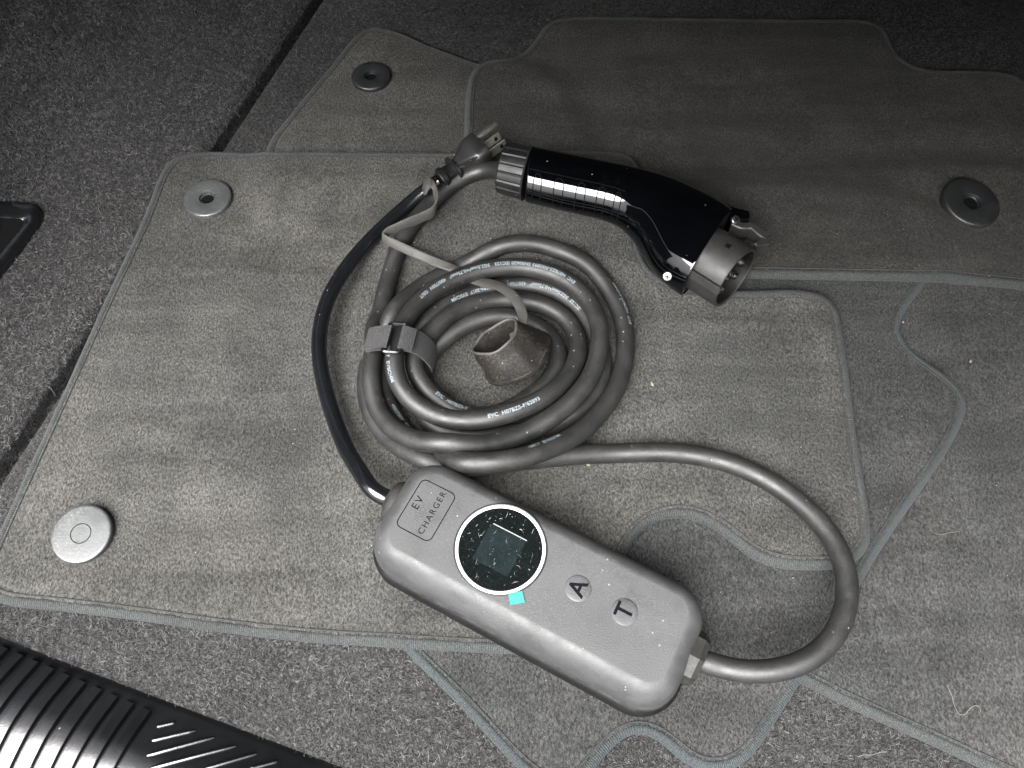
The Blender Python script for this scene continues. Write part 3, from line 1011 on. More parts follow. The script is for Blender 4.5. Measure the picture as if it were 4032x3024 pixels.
mesh_obj('plug_flange', v, f, M_COLLAR, ev, smooth=False)
v, f = ring_loft([plug_ring(.0275, .0062, .0062, 2), plug_ring(.034, .0064, .0064, 2), plug_ring(.036, .0078, .0076, 2.4), plug_ring(.0385, .0078, .0076, 2.4), plug_ring(.039, .0066, .0066, 2), plug_ring(plen - .001, .0064, .0064, 2)])
mesh_obj('strain_relief', v, f, M_COLLAR, ev)
p0 = PF - ps * .0062 + pu * .0052
v, f, _ = tube([p0, p0 + pa * .0190, p0 + pa * .0202, p0 + pa * .0208], [.0024, .0024, .0019, .0010], 20)
o = mesh_obj('prong', v, f, M_PIN, ev)
o['label'] = 'round earth pin'
for off, hu in ((.0008, .0010), (.0072, -.0016)):
    c_ = PF + pa * .0085 + off * ps + hu * pu
    bn = pu * .42 + ps * .907
    be = np.cross(pa, bn)
    v, f = bar_box(c_, pa, be, bn, .0085, .0031, .00075, .0003)
    o = mesh_obj('prong', v, f, M_PIN, ev, smooth=False)
    o['label'] = 'flat blade with a small hole'
    v, f = lathe([(.0016, .00078), (.0001, .00078)], 16, c_ + pa * .0042, bn)
    mesh_obj('prong_hole', v, f, M_HOLE, o)

# ------------------------------------------------------------------ connector: collar, glossy shell, barrel, latch
STN = [((372, 165), (312, 528), .0180), ((520, 196), (465, 566), .0183), ((700, 232), (636, 606), .0185), ((880, 270), (806, 640), .0187), ((1020, 300), (938, 676), .0190), ((1150, 328), (1040, 742), .0196), ((1290, 362), (1120, 850), .0206), ((1440, 418), (1190, 985), .0222), ((1590, 500), (1290, 1090), .0236), ((1700, 565), (1370, 1145), .0240), ((1800, 645), (1440, 1185), .0240)]
def station(u_, l_, h_):
    A, B = up(*zc2(*u_), ZK), up(*zc2(*l_), ZK)
    c = (A + B) / 2
    half = np.linalg.norm(A - B) / 2
    nrm = (A - B) / np.linalg.norm(A - B)
    w_ = math.sqrt(max(half ** 2 - (h_ * .62 * nrm[1]) ** 2, (.6 * half) ** 2))
    return c, nrm, w_, h_
st = [station(*s) for s in STN]
cen = smooth_path(catmull([s[0] for s in st], 8), 30)
nrm = catmull([s[1] for s in st], 8)
nrm /= np.linalg.norm(nrm, axis=1)[:, None]
wid = smooth_path(catmull([[s[2], s[3], 0] for s in st], 8), 60)
nrm = smooth_path(nrm, 60)
nrm /= np.linalg.norm(nrm, axis=1)[:, None]

def shell_point(t, ang, grow=0.0):
    """t 0..1 along the shell, ang in degrees: 0 far side, 90 top, 180 near side"""
    i = t * (len(cen) - 1)
    i0 = min(int(i), len(cen) - 2)
    a = i - i0
    c = cen[i0] * (1 - a) + cen[i0 + 1] * a
    n = nrm[i0] * (1 - a) + nrm[i0 + 1] * a
    w_ = wid[i0] * (1 - a) + wid[i0 + 1] * a
    e = 2.0 + .5 * max(0, t - .55) / .45
    cx, sy = math.cos(R(ang)), math.sin(R(ang))
    cx = math.copysign(abs(cx) ** (2 / e), cx)
    sy = math.copysign(abs(sy) ** (2 / e), sy)
    return c + (w_[0] + grow) * cx * n + (w_[1] + grow) * sy * EZ
SEG = 64
rings = []
for i in range(len(cen) * 2 - 1):
    t = i / (len(cen) * 2 - 2)
    rings.append(np.array([shell_point(t, 360 * k / SEG) for k in range(SEG)]))
def shrink(r, s, shift):
    c = r.mean(0)
    return c + (r - c) * s + shift
ax0 = (st[1][0] - st[0][0]) / np.linalg.norm(st[1][0] - st[0][0])
ax1 = np.array([math.cos(R(-37)), math.sin(R(-37)), 0])
head = [shrink(rings[0], .90, -ax0 * .0010), shrink(rings[0], .965, -ax0 * .0008)]
tail = [shrink(rings[-1], .985, ax1 * .0008), shrink(rings[-1], .955, ax1 * .0009), shrink(rings[-1], .945, ax1 * .0002), shrink(rings[-1], .93, -ax1 * .005)]
v, f = ring_loft(head + rings + tail, True, True)
mesh_obj('connector_shell', v, f, M_SHELL, ev)
v, f = lathe([(.0190, 0), (.0195, .0006), (.0190, .0012)], 48, st[0][0] - ax0 * .0022, ax0)
mesh_obj('shell_seam', v, f, M_BLACK, ev)
# ribbed collar
cl = []
NS = 108
for d, rr in ((-.0012, .0165), (-.0016, .0186), (-.0195, .0178), (-.0206, .0172), (-.0208, .0095)):
    a = np.linspace(0, 2 * np.pi, NS, endpoint=False)
    rib = np.where((np.arange(NS) % 6) < 1, .00055, 0) * (1 if rr > .017 else 0)
    up_ = EZ
    sd_ = np.cross(ax0, EZ)
    cl.append(np.array([st[0][0] + d * ax0 + (rr - rb) * (math.cos(t) * sd_ + math.sin(t) * up_) for t, rb in zip(a, rib)]))
v, f = ring_loft(cl)
mesh_obj('collar', v, f, M_COLLAR, ev, smooth=False)
# engraved grip outlines on the near side of the handle
for i in range(5):
    x0 = 437 + i * 123
    t0 = .052 + i * .0905
    w_ = .019
    pts = []
    for k in range(22):                              # up one flank, round the top, down the other
        if k < 7:
            pts.append((t0 - w_, 183 - k * 6.4))
        elif k < 15:
            a = math.pi * (k - 7) / 7
            pts.append((t0 - w_ * math.cos(a), 138 - 15 * math.sin(a)))
        else:
            pts.append((t0 + w_, 143 + (k - 15) * 6.6))
    L = np.array([shell_point(t, a, .00002) for t, a in pts])
    v, f, _ = tube(catmull(L, 3), .00034, 6)
    mesh_obj('grip_groove', v, f, M_HOLE, ev)
L = np.array([shell_point(t, 117 + 3 * t, .00002) for t in np.linspace(.002, .445, 40)])
v, f, _ = tube(L, .00030, 6)
mesh_obj('grip_line', v, f, M_HOLE, ev)
# thin trigger web between the grip and the head
tw = [(1068, 735, -.002), (1120, 772, -.002), (1160, 822, -.003), (1186, 885, -.004), (1197, 945, -.006)]
v, f = ring_loft([np.array([up(*zc2(x + dx, y + dy), ZK + dz + hz) for dx, dy, hz in ((0, 0, .001), (60, -40, .002), (90, -40, -.012), (20, 10, -.012))]) for x, y, dz in tw])
fix_normals(mesh_obj('trigger_web', v, f, M_COLLAR, ev))
# inner flange, barrel, key rib
B0, B1 = up(*zc2(1592, 945), ZK), up(*zc2(1838, 1098), ZK + .0025)
ba = (B1 - B0)
blen = np.linalg.norm(ba)
ba /= blen
bs = np.cross(EZ, ba)                                # towards the far side
BR = .0222
v, f = lathe([(BR, -.008), (BR, blen - .0008), (BR - .0006, blen), (BR - .0022, blen), (BR - .0026, blen - .0006)], 72, B0, ba, ref=bs)
barrel = mesh_obj('barrel', v, f, M_BARREL, ev)
v, f = lathe([(BR - .0026, blen - .0006), (BR - .0027, .010)], 72, B0, ba, ref=bs)
mesh_obj('barrel_shaded_inside', v, f, M_BARREL_IN, barrel)  # the barrel's own inner wall, coloured dark in place of shade
v, f = lathe([(BR - .0026, blen - .0095), (BR - .0060, blen - .0090), (BR - .0062, blen - .0125), (BR - .0085, blen - .0125), (BR - .0087, blen - .0085), (.0002, blen - .0085)], 48, B0, ba, ref=bs)
pinb = mesh_obj('contact_block', v, f, M_BARREL_IN, barrel)
for (a, b, r_, h_) in ((0, 0, .0042, .012), (.0085, .006, .0032, .014), (-.0085, .006, .0032, .014), (.0072, -.0078, .0026, .014), (-.0072, -.0078, .0026, .014)):
    h_ = h_ * .5
    c_ = B0 + (blen - .0090) * ba + a * bs + b * EZ
    v, f = lathe([(r_, 0), (r_, h_ - .001), (r_ - .0006, h_), (r_ * .55, h_), (r_ * .5, h_ - .002), (.0001, h_ - .002)], 24, c_, ba)
    mesh_obj('contact_pin', v, f, M_BARREL_IN, barrel)
    v, f = lathe([(r_ * .48, h_ - .0019), (r_ * .3, h_ - .0006), (.0001, h_ - .0003)], 16, c_, ba)
    mesh_obj('contact_tip', v, f, M_METAL, barrel)
kd = (-bs * .93 + EZ * .36)
kd /= np.linalg.norm(kd)
v, f = bar_box(B0 + ba * (blen * .5 + .0005) + kd * (BR + .0006), ba, np.cross(kd, ba), kd, blen * .5 + .0003, .0030, .0022, .0006)
mesh_obj('key_rib', v, f, M_BARREL, ev, smooth=False)
wd_ = EZ * .93 + bs * .05
wd_ /= np.linalg.norm(wd_)
wc = B0 + ba * (blen * .50) + wd_ * (BR + .0001)
wt = np.cross(ba, wd_)
v, f = bar_box(wc, ba, wt, wd_, .0017, .0017, .0003)
mesh_obj('latch_window', v, f, M_HOLE, barrel, smooth=False)
v, f = ring_loft([shrink(rings[-1], .93, ax1 * .0001), shrink(rings[-1], .60, -ax1 * .0006)], False, False)
mesh_obj('end_flange', v, f, M_BARREL_IN, ev)
# latch hook: runs beside the barrel on its far side and turns in at the tip
def lp(x, y, dz=0.0):
    return up(*zc2(x, y), ZK + dz)
hk = [(1815, 700), (1880, 728), (1948, 728), (2005, 772), (2060, 812)]
hook = catmull([lp(*h, .010) for h in hk], 5)
rings_h = []
Th, Sh, Uh = frames(hook)
for p, s in zip(hook, Sh):
    rings_h.append(np.array([p + a * s + b * EZ for a, b in ((.0027, .0014), (.0020, .0022), (-.0020, .0022), (-.0027, .0014), (-.0027, -.0075), (.0027, -.0075))]))
v, f = ring_loft(rings_h)
latch = mesh_obj('latch_arm', v, f, M_BARREL, ev, smooth=False)
tip = [lp(2040, 800, .010), lp(2092, 812, .010), lp(2080, 862, .010), lp(1985, 875, .010), lp(1965, 856, .010)]
v, f = ring_loft([np.array([p - .0085 * EZ for p in tip]), np.array([p + .0012 * EZ for p in tip]), np.array([np.mean(tip, 0) + (p - np.mean(tip, 0)) * .88 + .0020 * EZ for p in tip])])
fix_normals(mesh_obj('latch_tip', v, f, M_BARREL, latch, smooth=False))
# hood of the shell that carries the latch pivot
hd = [lp(1745, 595, .004), lp(1800, 622, .004), lp(1880, 640, .004), lp(1925, 655, .004), lp(1930, 690, .004), lp(1870, 690, .004), lp(1790, 665, .004), lp(1740, 640, .004)]
v, f = ring_loft([np.array([p - .016 * EZ for p in hd]), np.array([p + .004 * EZ for p in hd]), np.array([np.mean(hd, 0) + (p - np.mean(hd, 0)) * .9 + .006 * EZ for p in hd])])
fix_normals(mesh_obj('latch_hood', v, f, M_SHELL, ev))
def screw(px, py, dz, ax):
    c_ = up(px, py, ZK + dz)
    v, f = lathe([(.0031, -.001), (.0031, .0005), (.0026, .0011), (.0012, .0013), (.0001, .0013)], 24, c_, ax)
    o = mesh_obj('screw', v, f, M_METAL, ev)
    ax = np.asarray(ax) / np.linalg.norm(ax)
    e_ = np.cross(ax, EZ)
    e_ /= np.linalg.norm(e_)
    g_ = np.cross(ax, e_)
    parts = []
    for a_, b_ in ((e_, g_), (g_, e_)):
        parts.append(bar_box(c_ + .0013 * ax, a_, b_, ax, .0017, .00035, .00012))
    v, f = join_parts(parts)
    mesh_obj('screw_slot', v, f, M_HOLE, o, smooth=False)
screw(*zc2(1836, 676), .0125, (.25, -.35, .9))
screw(*zc2(1341, 1083), .0105, (-.15, -.75, .65))

# ------------------------------------------------------------------ rubber dust cap on its tether
cap = empty('dust_cap', up(2040, 1480, .018), 'dusty black rubber dust cap with flat grey tether strap lying inside the coil', 'dust cap')
def z1(x, y): return 1100 + .4069 * x, 450 + .4069 * y
def ribbon(name, pairs, thick, mat, parent, sub=7):
    A = catmull(np.array([up(*a[:2], a[2]) for a, b in pairs]), sub)
    B = catmull(np.array([up(*b[:2], b[2]) for a, b in pairs]), sub)
    C = (A + B) / 2
    T = np.gradient(C, axis=0)
    W = B - A
    n = np.cross(T, W)
    n /= np.linalg.norm(n, axis=1)[:, None] + 1e-12
    h = thick / 2
    rings = []
    for a, b, m in zip(A, B, n):
        w_ = (b - a)
        c = w_ * .12
        rings.append(np.array([a + c + h * m, b - c + h * m, b + h * .4 * m, b - h * .4 * m, b - c - h * m, a + c - h * m, a - h * .4 * m, a + h * .4 * m]))
    v, f = ring_loft(rings)
    return fix_normals(mesh_obj(name, v, f, mat, parent))
PR = [((*z1(1440, 900), .022), (*z1(1500, 985), .018)), ((*z1(1398, 800), .024), (*z1(1430, 800), .024)), ((*z1(1398, 668), .040), (*z1(1420, 775), .040)),
      ((*z1(1440, 620), .044), (*z1(1455, 712), .044)), ((*z1(1488, 636), .045), (*z1(1478, 720), .045)), ((*z1(1530, 720), .046), (*z1(1492, 768), .042)),
      ((*z1(1532, 815), .045), (*z1(1510, 865), .038)), ((*z1(1480, 893), .043), (*z1(1500, 985), .033)), ((*z1(1380, 945), .041), (*z1(1390, 1040), .032)),
      ((*z1(1250, 1000), .040), (*z1(1262, 1095), .031)), ((*z1(1120, 1058), .038), (*z1(1132, 1150), .030)), ((*z1(1040, 1098), .037), (*z1(1052, 1175), .030)),
      ((*z1(1006, 1140), .036), (*z1(1004, 1220), .029)), ((*z1(1050, 1180), .036), (*z1(1040, 1262), .030)), ((*z1(1130, 1212), .036), (*z1(1105, 1296), .031)),
      ((*z1(1300, 1290), .036), (*z1(1280, 1378), .032)), ((*z1(1500, 1378), .035), (*z1(1478, 1462), .033)), ((*z1(1770, 1490), .033), (*z1(1690, 1540), .033)),
      ((1868, 1090, .033), (1838, 1108, .033)), ((1930, 1100, .038), (1895, 1128, .038)), ((1987, 1118, .044), (1955, 1142, .044)), ((2039, 1158, .049), (2007, 1182, .049)),
      ((2068, 1207, .051), (2034, 1228, .051)), ((2079, 1253, .051), (2042, 1270, .052)), ((2070, 1292, .049), (2034, 1302, .050)), ((2052, 1335, .043), (2022, 1335, .044))]
ribbon('tether_strap', PR, .0020, M_STRAP, cap)
def zk(x, y): return 1780 + .42 * x, 1200 + .42 * y
Rc, Ec = up(*zk(412, 312), .056), up(*zk(640, 520), .0365)
am = np.array([.89, .456, 0])
an = Rc - Ec
an /= np.linalg.norm(an)
am = am - am.dot(an) * an * .6
am /= np.linalg.norm(am)
bm_ = np.cross(an, am)
def cap_ring(t, hm, hn, dz=0, wob=0.0, ph=0.0, e=2.0):
    a = np.linspace(0, 2 * np.pi, 64, endpoint=False)
    c = Rc + (Ec - Rc) * t + dz * EZ
    out = []
    for x in a:
        k = 1 + wob * math.sin(3 * x + ph)
        cx, sx = math.cos(x), math.sin(x)
        out.append(c + k * hm * math.copysign(abs(cx) ** (2 / e), cx) * am + k * hn * math.copysign(abs(sx) ** (2 / e), sx) * bm_)
    return np.array(out)
rgs = [cap_ring(.85, .0150, .0120), cap_ring(.40, .0150, .0115, 0, .03), cap_ring(.06, .0152, .0118, 0, .03), cap_ring(0, .0158, .0122, 0, .035), cap_ring(-.012, .0166, .0130, 0, .035), cap_ring(.02, .0172, .0136, 0, .035),
       cap_ring(.14, .0178, .0142, 0, .03), cap_ring(.30, .0200, .0170, 0, .03, .3), cap_ring(.50, .0216, .0186, 0, .04, .6), cap_ring(.68, .0228, .0198, 0, .03, .9), cap_ring(.80, .0234, .0204, 0, .03, 1.0), cap_ring(.84, .0236, .0206, 0, .02, 1.0), cap_ring(.86, .0243, .0212, 0, .02), cap_ring(.95, .0244, .0212, 0, .02), cap_ring(1.02, .0234, .0202, 0, .02), cap_ring(1.07, .0206, .0176), cap_ring(1.10, .0150, .0120), cap_ring(1.11, .0050, .0040)]
for q_ in rgs:                                       # squeezed, lumpy rubber
    for p in q_:
        p += .0006 * np.array([math.sin(p[1] * 310 + p[2] * 150), math.sin(p[0] * 280 + 1), math.sin(p[0] * 260 + p[1] * 330)])
v, f = ring_loft(rgs, True, True)
mesh_obj('cap_body', v, f, M_CAP, cap)
rim_ = cap_ring(-.010, .0162, .0126, 0, .035)
for p in rim_:
    p += .0006 * np.array([math.sin(p[1] * 310 + p[2] * 150), math.sin(p[0] * 280 + 1), math.sin(p[0] * 260 + p[1] * 330)])
v, f, _ = tube(resample(rim_, .0012, True), .0009, 8, closed=True)
mesh_obj('cap_rim', v, f, M_STRAP, cap)
lug = [up(*zk(585, 235), .046), up(*zk(600, 290), .046), up(*zk(612, 345), .044)]
v, f = ring_loft([np.array([p + a * am + b * bm_ for a, b in ((-s, .0016), (s, .0016), (s, -.0012), (-s, -.0012))]) for p, s in zip(lug, (.0040, .0038, .0022))])
fix_normals(mesh_obj('tether_lug', v, f, M_STRAP, cap, smooth=False))

# ------------------------------------------------------------------ hook-and-loop cable tie round the coil
tie = empty('cable_tie', up(1560, 1400, .018), 'black woven cable tie with plastic buckle wrapped round the left of the coil', 'cable tie')
TW = np.array([.16, .987, 0])
def tie_surface_z(p):
    d = np.hypot(P3[:, 0] - p[0], P3[:, 1] - p[1])
    z = P3[d < CR * 1.2]
    return (z[:, 2].max() + CR) if len(z) else 0
band_px = [(1440, 1395, .019), (1436, 1370, .026), (1446, 1352, .036), (1470, 1340, .0455), (1505, 1335, .0525), (1550, 1334, .0565), (1600, 1337, .0555), (1650, 1352, .0500), (1690, 1385, .041), (1708, 1415, .029), (1702, 1440, .019), (1640, 1440, .0165), (1540, 1420, .0165)]
bpth = resample(catmull(ups([(a, b) for a, b, _ in band_px], [c for _, _, c in band_px]), 8, True), .002, True)
arc = np.concatenate([[0], np.cumsum(np.linalg.norm(np.diff(np.vstack([bpth, bpth[:1]]), axis=0), axis=1))])
Tb = np.roll(bpth, -1, 0) - np.roll(bpth, 1, 0)
Tb /= np.linalg.norm(Tb, axis=1)[:, None]
nb = np.cross(TW, Tb)
nb /= np.linalg.norm(nb, axis=1)[:, None]
hw = .0082
prof = [(-hw, .0006), (-hw + .001, .0009), (hw - .001, .0009), (hw, .0006), (hw, -.0006), (hw - .001, -.0008), (-hw + .001, -.0008), (-hw, -.0006)]
gap = [i for i in range(len(bpth)) if not (abs((bpth[i] - up(1557, 1334, .0565))[0]) < .0034 and bpth[i][2] > .045)]
first = next(i for i in range(len(bpth)) if i in gap and (i - 1) % len(bpth) not in gap)
order = [(first + k) % len(bpth) for k in range(len(bpth)) if (first + k) % len(bpth) in set(gap)]
V, UV = [], []
for c_i, i in enumerate(order):
    for a, b in prof:
        V.append(bpth[i] + a * TW + b * nb[i])
        UV.append((c_i * .002, a))
F = []
m = len(prof)
for i in range(len(order) - 1):
    for k in range(m):
        F.append((i * m + k, i * m + (k + 1) % m, (i + 1) * m + (k + 1) % m, (i + 1) * m + k))
F += [tuple(range(m)), tuple((len(order) - 1) * m + k for k in range(m))]
fix_normals(mesh_obj('band', V, F, M_TIE, tie, uv=UV))
# folded end doubled over the band beside the buckle
bc = up(1557, 1335, .0575)
bx = np.array([1, -.05, -.02])
bx /= np.linalg.norm(bx)
parts = []
for sx, d0 in ((-1, .0150), (1, .0085)):
    pth = [bc + sx * (.0034 + d0 * t) * bx + (.0030 - .0048 * t ** 1.6 if sx < 0 else .0032 - .0040 * t ** 1.6) * EZ for t in np.linspace(0, 1, 6)]
    parts.append(ring_loft([np.array([p - (hw - .0004) * TW + .0008 * EZ, p + (hw - .0004) * TW + .0008 * EZ, p + (hw - .0002) * TW - .0006 * EZ, p - (hw - .0002) * TW - .0006 * EZ]) for p in pth]))
for v, f in parts:
    fix_normals(mesh_obj('folded_end', v, f, M_TIE, tie, smooth=False, uv=[(p[0], p[1]) for p in v]))
rect = round_rect(.0056, .0102, .0022, 5)
rp = np.array([bc + a * bx + b * TW + .0014 * EZ for a, b in rect])
v, f, _ = tube(resample(rp, .001, True), .0014, 8, closed=True)
mesh_obj('buckle', v, f, M_CORD, tie)

# ------------------------------------------------------------------ ribbed sill trim at the boot edge
sill = empty('sill_trim', car(-.25, SILL_F - .05, 0), 'glossy black plastic boot sill trim with raised ribs at bottom left', 'sill trim')
def sill_prof(d):
    """height of the sill d metres behind its inner edge"""
    if d < .004:
        return -.002 + d
    # steep inner face, crown, then a gentle fall towards the bumper
    q_ = d - .004
    xs = np.linspace(0, q_, 24)
    slope = .55 - .75 / (1 + np.exp(-(xs - .028) / .0075))
    return .002 + float(np.sum((slope[1:] + slope[:-1]) / 2 * np.diff(xs)))
ds = np.concatenate([[0, .002, .004], np.linspace(.006, .20, 60)])
V, F = grid_mesh(lambda l, d: car(l, SILL_F - d, sill_prof(d)), np.linspace(-.62, .62, 60), ds)
fix_normals(mesh_obj('sill_body', V, F, M_SILL, sill))
def sill_up(px, py):
    z = .01
    for _ in range(8):
        p = up(px, py, z)
        z = sill_prof(SILL_F - float(p @ E2))
    return p
def sz(x, y): return x * .678, 2300 + y * .678
tops = [(30, 405), (130, 420), (222, 458), (315, 500), (405, 545), (497, 585), (590, 630), (688, 665), (785, 710), (880, 745)]
def sill_bar(l, d0, d1, hw_, h_, lean=0.0):
    """flat-topped raised rib following the sill's curve"""
    rings = []
    dd = np.concatenate([[d0 - .0015], np.linspace(d0, d1, 48)])
    for i, d in enumerate(dd):
        z = sill_prof(d)
        g = (sill_prof(d + .002) - sill_prof(d - .002)) / .004
        nn = EZ + g * E2
        nn /= np.linalg.norm(nn)
        base = car(l + lean * (d - d0), SILL_F - d, z)
        k = .15 if i == 0 else 1
        rings.append(np.array([base + a * E1 * (k if i == 0 else 1) + b * k * nn for a, b in ((-hw_, -.0005), (-hw_ + .0003, h_ * .7), (-hw_ + .0008, h_), (hw_ - .0004, h_ * .92), (hw_ - .0001, h_ * .7), (hw_, -.0005))]))
    v, f = ring_loft(rings, True, True)
    return fix_normals(mesh_obj('rib', v, f, M_SILL, sill))
pl0, pl9 = sill_up(*sz(130, 425)), sill_up(*sz(868, 745))
l0, l9 = float(pl0 @ E1), float(pl9 @ E1)
pitch = (l9 - l0) / 8
dtop = SILL_F - float(pl0 @ E2)
dtop9 = SILL_F - float(pl9 @ E2)
for i in range(-8, 9):
    sill_bar(l0 + pitch * i - pitch * .18, dtop + (dtop9 - dtop) * i / 8, .185, pitch * .31, .0030, .0)
grv = [((912, 828), (1020, 803)), ((885, 908), (1135, 850)), ((855, 995), (1245, 890)), ((880, 1068), (1370, 940)), ((1180, 1075), (1490, 985)), ((1450, 1072), (1610, 1030))]
for a, b in grv:
    A, B = sill_up(*sz(*a)), sill_up(*sz(*b))
    n_ = 14
    L = []
    for t in np.linspace(0, 1, n_):
        p = A * (1 - t) + B * t
        d = SILL_F - float(p @ E2)
        L.append(np.array([p[0], p[1], sill_prof(d) + .0001]))
    v, f, _ = tube(np.array(L), [.0006] + [.0011] * (n_ - 2) + [.0006], 8)
    mesh_obj('tread_ridge', v, f, M_SILL, sill)

# ------------------------------------------------------------------ lashing bracket on the left trim
def on_wall(px, py, add):
    z = .03
    for _ in range(12):
        p = up(px, py, z)
        z = .5 * z + .5 * (float(wall_h(p[0], p[1])) + add)
    return up(px, py, z)
bk = empty('lashing_bracket', on_wall(40, 900, .002), 'black plastic luggage bracket with square opening on the left boot trim', 'bracket')
o_px = [(-330, 770), (-150, 783), (0, 792), (80, 794), (130, 802), (158, 826), (158, 862), (130, 905), (60, 1000), (0, 1075), (-60, 1150), (-160, 1230)]
i_px = [(-330, 842), (-150, 852), (0, 858), (50, 860), (78, 862), (90, 868), (92, 880), (84, 896), (36, 955), (-10, 1012), (-70, 1088), (-170, 1170)]
oo = catmull([on_wall(a, b, .0035) for a, b in o_px], 5)
ii = catmull([on_wall(a, b, .0035) for a, b in i_px], 5)
sec = []
for p, q_ in zip(oo, ii):
    dn = np.array([0, 0, -.012])
    sec.append(np.array([p + dn, p, p * .9 + q_ * .1 + .0012 * EZ, p * .55 + q_ * .45 + .0016 * EZ, p * .15 + q_ * .85 + .0010 * EZ, q_, q_ + dn * .9]))
v, f = ring_loft(sec, False, False, closed_u=False)
fix_normals(mesh_obj('frame', v, f, M_SILL, bk))
inn = [q_ - .0015 * EZ for q_ in ii]
v = inn + [np.mean(inn, 0) - .0005 * EZ]
f = [(i, i + 1, len(inn)) for i in range(len(inn) - 1)]
mesh_obj('recess', v, f, M_HOLE, bk, smooth=False)

# ------------------------------------------------------------------ felt fibres, dust and crumbs
def curl_mesh(bases, normals, mat, name, lmin, lmax, wmin, wmax, lift):
    n = len(bases)
    SEGN = 5
    th = RNG.uniform(0, 2 * np.pi, n)
    bend = RNG.normal(0, 1.5, n)
    L = RNG.uniform(lmin, lmax, n) * np.where(RNG.random(n) < .12, 1.8, 1)
    W = RNG.uniform(wmin, wmax, n)
    t1 = np.cross(normals, np.tile([1.0, .3, .2], (n, 1)))
    t1 /= np.linalg.norm(t1, axis=1)[:, None]
    t2 = np.cross(normals, t1)
    p = bases.copy()
    verts = np.zeros((n, SEGN + 1, 2, 3))
    hh = RNG.uniform(.2, 1.0, n) * lift
    for k in range(SEGN + 1):
        dirv = np.cos(th)[:, None] * t1 + np.sin(th)[:, None] * t2
        perp = -np.sin(th)[:, None] * t1 + np.cos(th)[:, None] * t2
        hz = hh * math.sin(math.pi * (k + .3) / (SEGN + .6))
        c = p + normals * hz[:, None]
        tilt = perp * .8 + normals * RNG.normal(0, .4, n)[:, None]
        wk = W * (1 if 0 < k < SEGN else .4)
        verts[:, k, 0] = c - tilt * wk[:, None]
        verts[:, k, 1] = c + tilt * wk[:, None]
        p = p + dirv * (L / SEGN)[:, None]
        th = th + bend * .8 + RNG.normal(0, .35, n)
    V = verts.reshape(-1, 3)
    base = np.arange(n)[:, None] * (SEGN + 1) * 2
    quads = []
    for k in range(SEGN):
        quads.append(np.stack([base[:, 0] + 2 * k, base[:, 0] + 2 * k + 1, base[:, 0] + 2 * k + 3, base[:, 0] + 2 * k + 2], 1))
    Fq = np.concatenate(quads)
    me = bpy.data.meshes.new(name)
    me.vertices.add(len(V))
    me.vertices.foreach_set('co', V.ravel())
    me.loops.add(Fq.size)
    me.loops.foreach_set('vertex_index', Fq.ravel())
    me.polygons.add(len(Fq))
    me.polygons.foreach_set('loop_start', np.arange(0, Fq.size, 4))
    me.polygons.foreach_set('loop_total', np.full(len(Fq), 4))
    me.materials.append(mat)
    me.update(calc_edges=True)
    me.validate()
    o = bpy.data.objects.new(name, me)
    COL.objects.link(o)
    o['kind'] = 'stuff'
    return o

def floor_bases(n):
    out = []
    while sum(map(len, out)) < n:
        l = RNG.uniform(LEFT_L + .012, .62, n * 2)
        f = RNG.uniform(SILL_F - .001, .80, n * 2) ** 1.0
        p = l[:, None] * E1 + f[:, None] * E2
        cov = sample(COVER.astype(float), p[:, 0], p[:, 1]) > .5
        rel = p - np.array([0, 0, CAM_H])
        w_ = rel @ CF
        X = 2016 + FOC * rel[:, 0] / w_
        Y = 1512 - FOC * (rel @ CU) / w_
        ok = ~cov & (w_ > .1) & (X > -250) & (X < 4280) & (Y > -250) & (Y < 3300)
        out.append(p[ok])
    return np.vstack(out)[:n]
fb = floor_bases(60000)
fb[:, 2] += .0002
nz = np.tile([0, 0, 1.0], (len(fb), 1))
curl_mesh(fb[:12000], nz[:12000], M_FIBRE, 'carpet_fibres', .0015, .0055, .00005, .00011, .0018)
curl_mesh(fb[12000:], nz[12000:], M_FIBRE2, 'carpet_fibres', .002, .006, .00007, .00015, .0018)
# fibres on the left trim
tt = RNG.uniform(.10, .74, 26000)
ff_ = RNG.uniform(SILL_F, .78, 26000)
wb = np.array([wall_point(t, f) for t, f in zip(tt, ff_)])
wa = np.array([wall_point(t + .004, f) for t, f in zip(tt, ff_)]) - wb
wc_ = np.array([wall_point(t, f + .003) for t, f in zip(tt, ff_)]) - wb
wn = np.cross(wa, wc_)
wn /= np.linalg.norm(wn, axis=1)[:, None] + 1e-12
wn *= np.sign((wn @ (E1 + EZ)))[:, None]
curl_mesh(wb[:9000] + wn[:9000] * .0002, wn[:9000], M_FIBRE, 'carpet_fibres', .002, .006, .00006, .00013, .0018)
curl_mesh(wb[9000:] + wn[9000:] * .0002, wn[9000:], M_FIBRE2, 'carpet_fibres', .002, .006, .00007, .00015, .0018)

# grit on the mats
parts = []
for i in range(520):
    px, py = RNG.uniform(0, 4032), RNG.uniform(560, 3024)
    p = on_top(px, py)
    if p[2] < .004:
        continue
    s = RNG.uniform(.00008, .00024) * (1.6 if RNG.random() < .06 else 1)
    a = RNG.uniform(0, 6.28)
    ca, sa_ = math.cos(a), math.sin(a)
    st_ = RNG.uniform(1, 2.6)
    vs_ = [p + np.array([ca * s * st_, sa_ * s * st_, .0004]), p + np.array([-sa_ * s, ca * s, .0004]), p + np.array([-ca * s * st_, -sa_ * s * st_, .0004]), p + np.array([sa_ * s, -ca * s, .0004]), p + np.array([0, 0, .0004 + s]), p - np.array([0, 0, .0002])]
    parts.append((vs_, [(0, 1, 4), (1, 2, 4), (2, 3, 4), (3, 0, 4), (1, 0, 5), (2, 1, 5), (3, 2, 5), (0, 3, 5)]))
v, f = join_parts(parts)
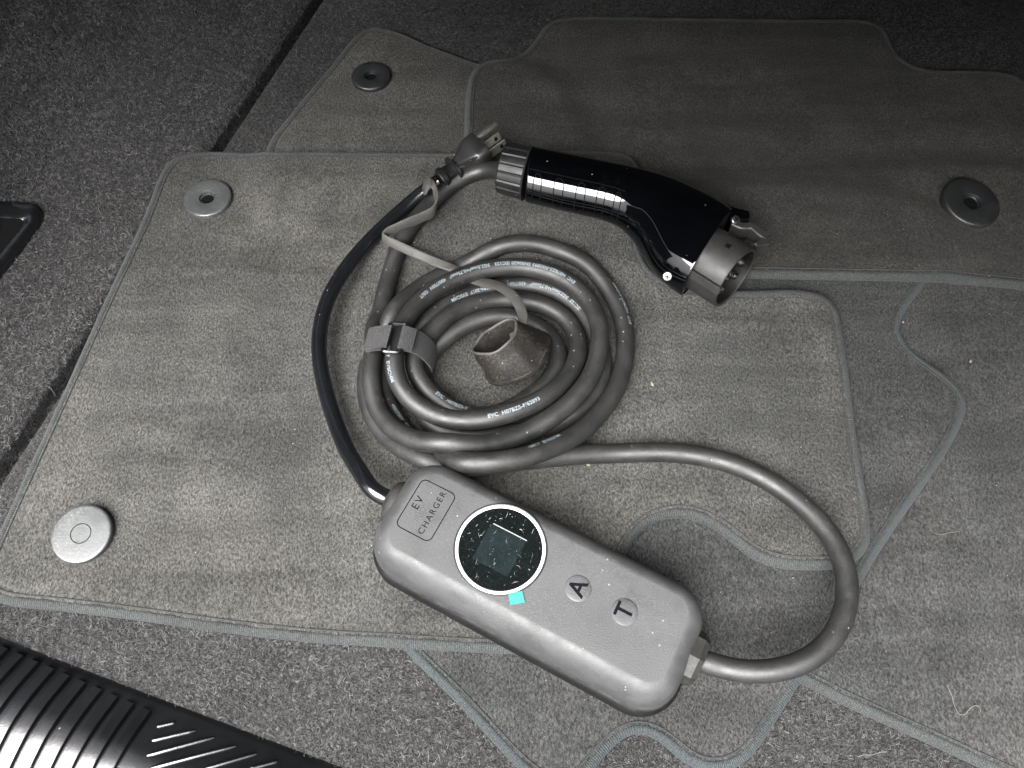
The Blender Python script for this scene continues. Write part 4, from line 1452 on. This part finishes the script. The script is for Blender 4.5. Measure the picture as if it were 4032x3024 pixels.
mesh_obj('dust_grains', v, f, M_CRUMB, smooth=False, kind='stuff')

def crumb(px, py, s, label, stretch=1.0, ang=0.0):
    p = on_top(px, py, .0006)
    bm = bmesh.new()
    bmesh.ops.create_icosphere(bm, subdivisions=2, radius=s)
    for q_ in bm.verts:
        q_.co *= random.uniform(.7, 1.2)
        q_.co.x *= stretch
    bmesh.ops.rotate(bm, verts=bm.verts, cent=(0, 0, 0), matrix=Matrix.Rotation(ang, 3, 'Z'))
    me = bpy.data.meshes.new('crumb')
    bm.to_mesh(me)
    bm.free()
    me.materials.append(M_CRUMB)
    o = bpy.data.objects.new('crumb', me)
    o.location = p
    COL.objects.link(o)
    return tag(o, label, 'crumb', 'pale crumbs on the mats')
crumb(2568, 1512, .0009, 'pale sliver crumb on the open mat right of the coil', 2.0, R(-70))
crumb(2316, 1829, .0010, 'small tan crumb on the mat just below the free cable', 1.3)
crumb(3556, 1268, .0008, 'white crumb stuck on the blue-grey wavy mat edge')
crumb(3822, 1422, .0007, 'white sliver crumb on the rightmost mat beside the wavy edge', 2.0, R(60))
crumb(2606, 2190, .0008, 'light crumb beside the notched mat edge above the box', 1.4) if False else None

def hair(pxs, r_, label):
    L = np.array([on_top(a, b, .0012) for a, b in pxs])
    L[:, 2] = np.maximum(L[:, 2], .002)
    L = catmull(L, 8)
    v, f, _ = tube(L, r_, 6)
    o = mesh_obj('hair', v, f, M_HAIR)
    return tag(o, label, 'hair', 'stray hairs on the carpet')
def z8(x, y): return 2400 + .738 * x, 1800 + .738 * y
hair([z8(*p) for p in ((1800, 1215), (1825, 1270), (1842, 1330), (1865, 1370), (1895, 1372), (1925, 1340), (1955, 1325), (1975, 1335), (1980, 1362))], .00010, 'long white curled hair on the mat near the bottom right corner')
hair([z8(*p) for p in ((1710, 385), (1735, 405), (1770, 412), (1820, 402), (1870, 398))], .00006, 'thin pale hair on the right mat, beside the free cable loop')
hair([z8(*p) for p in ((1320, 1600), (1350, 1590), (1400, 1588), (1440, 1575), (1478, 1572))], .00011, 'pale thread on the felt between two mats at the bottom')
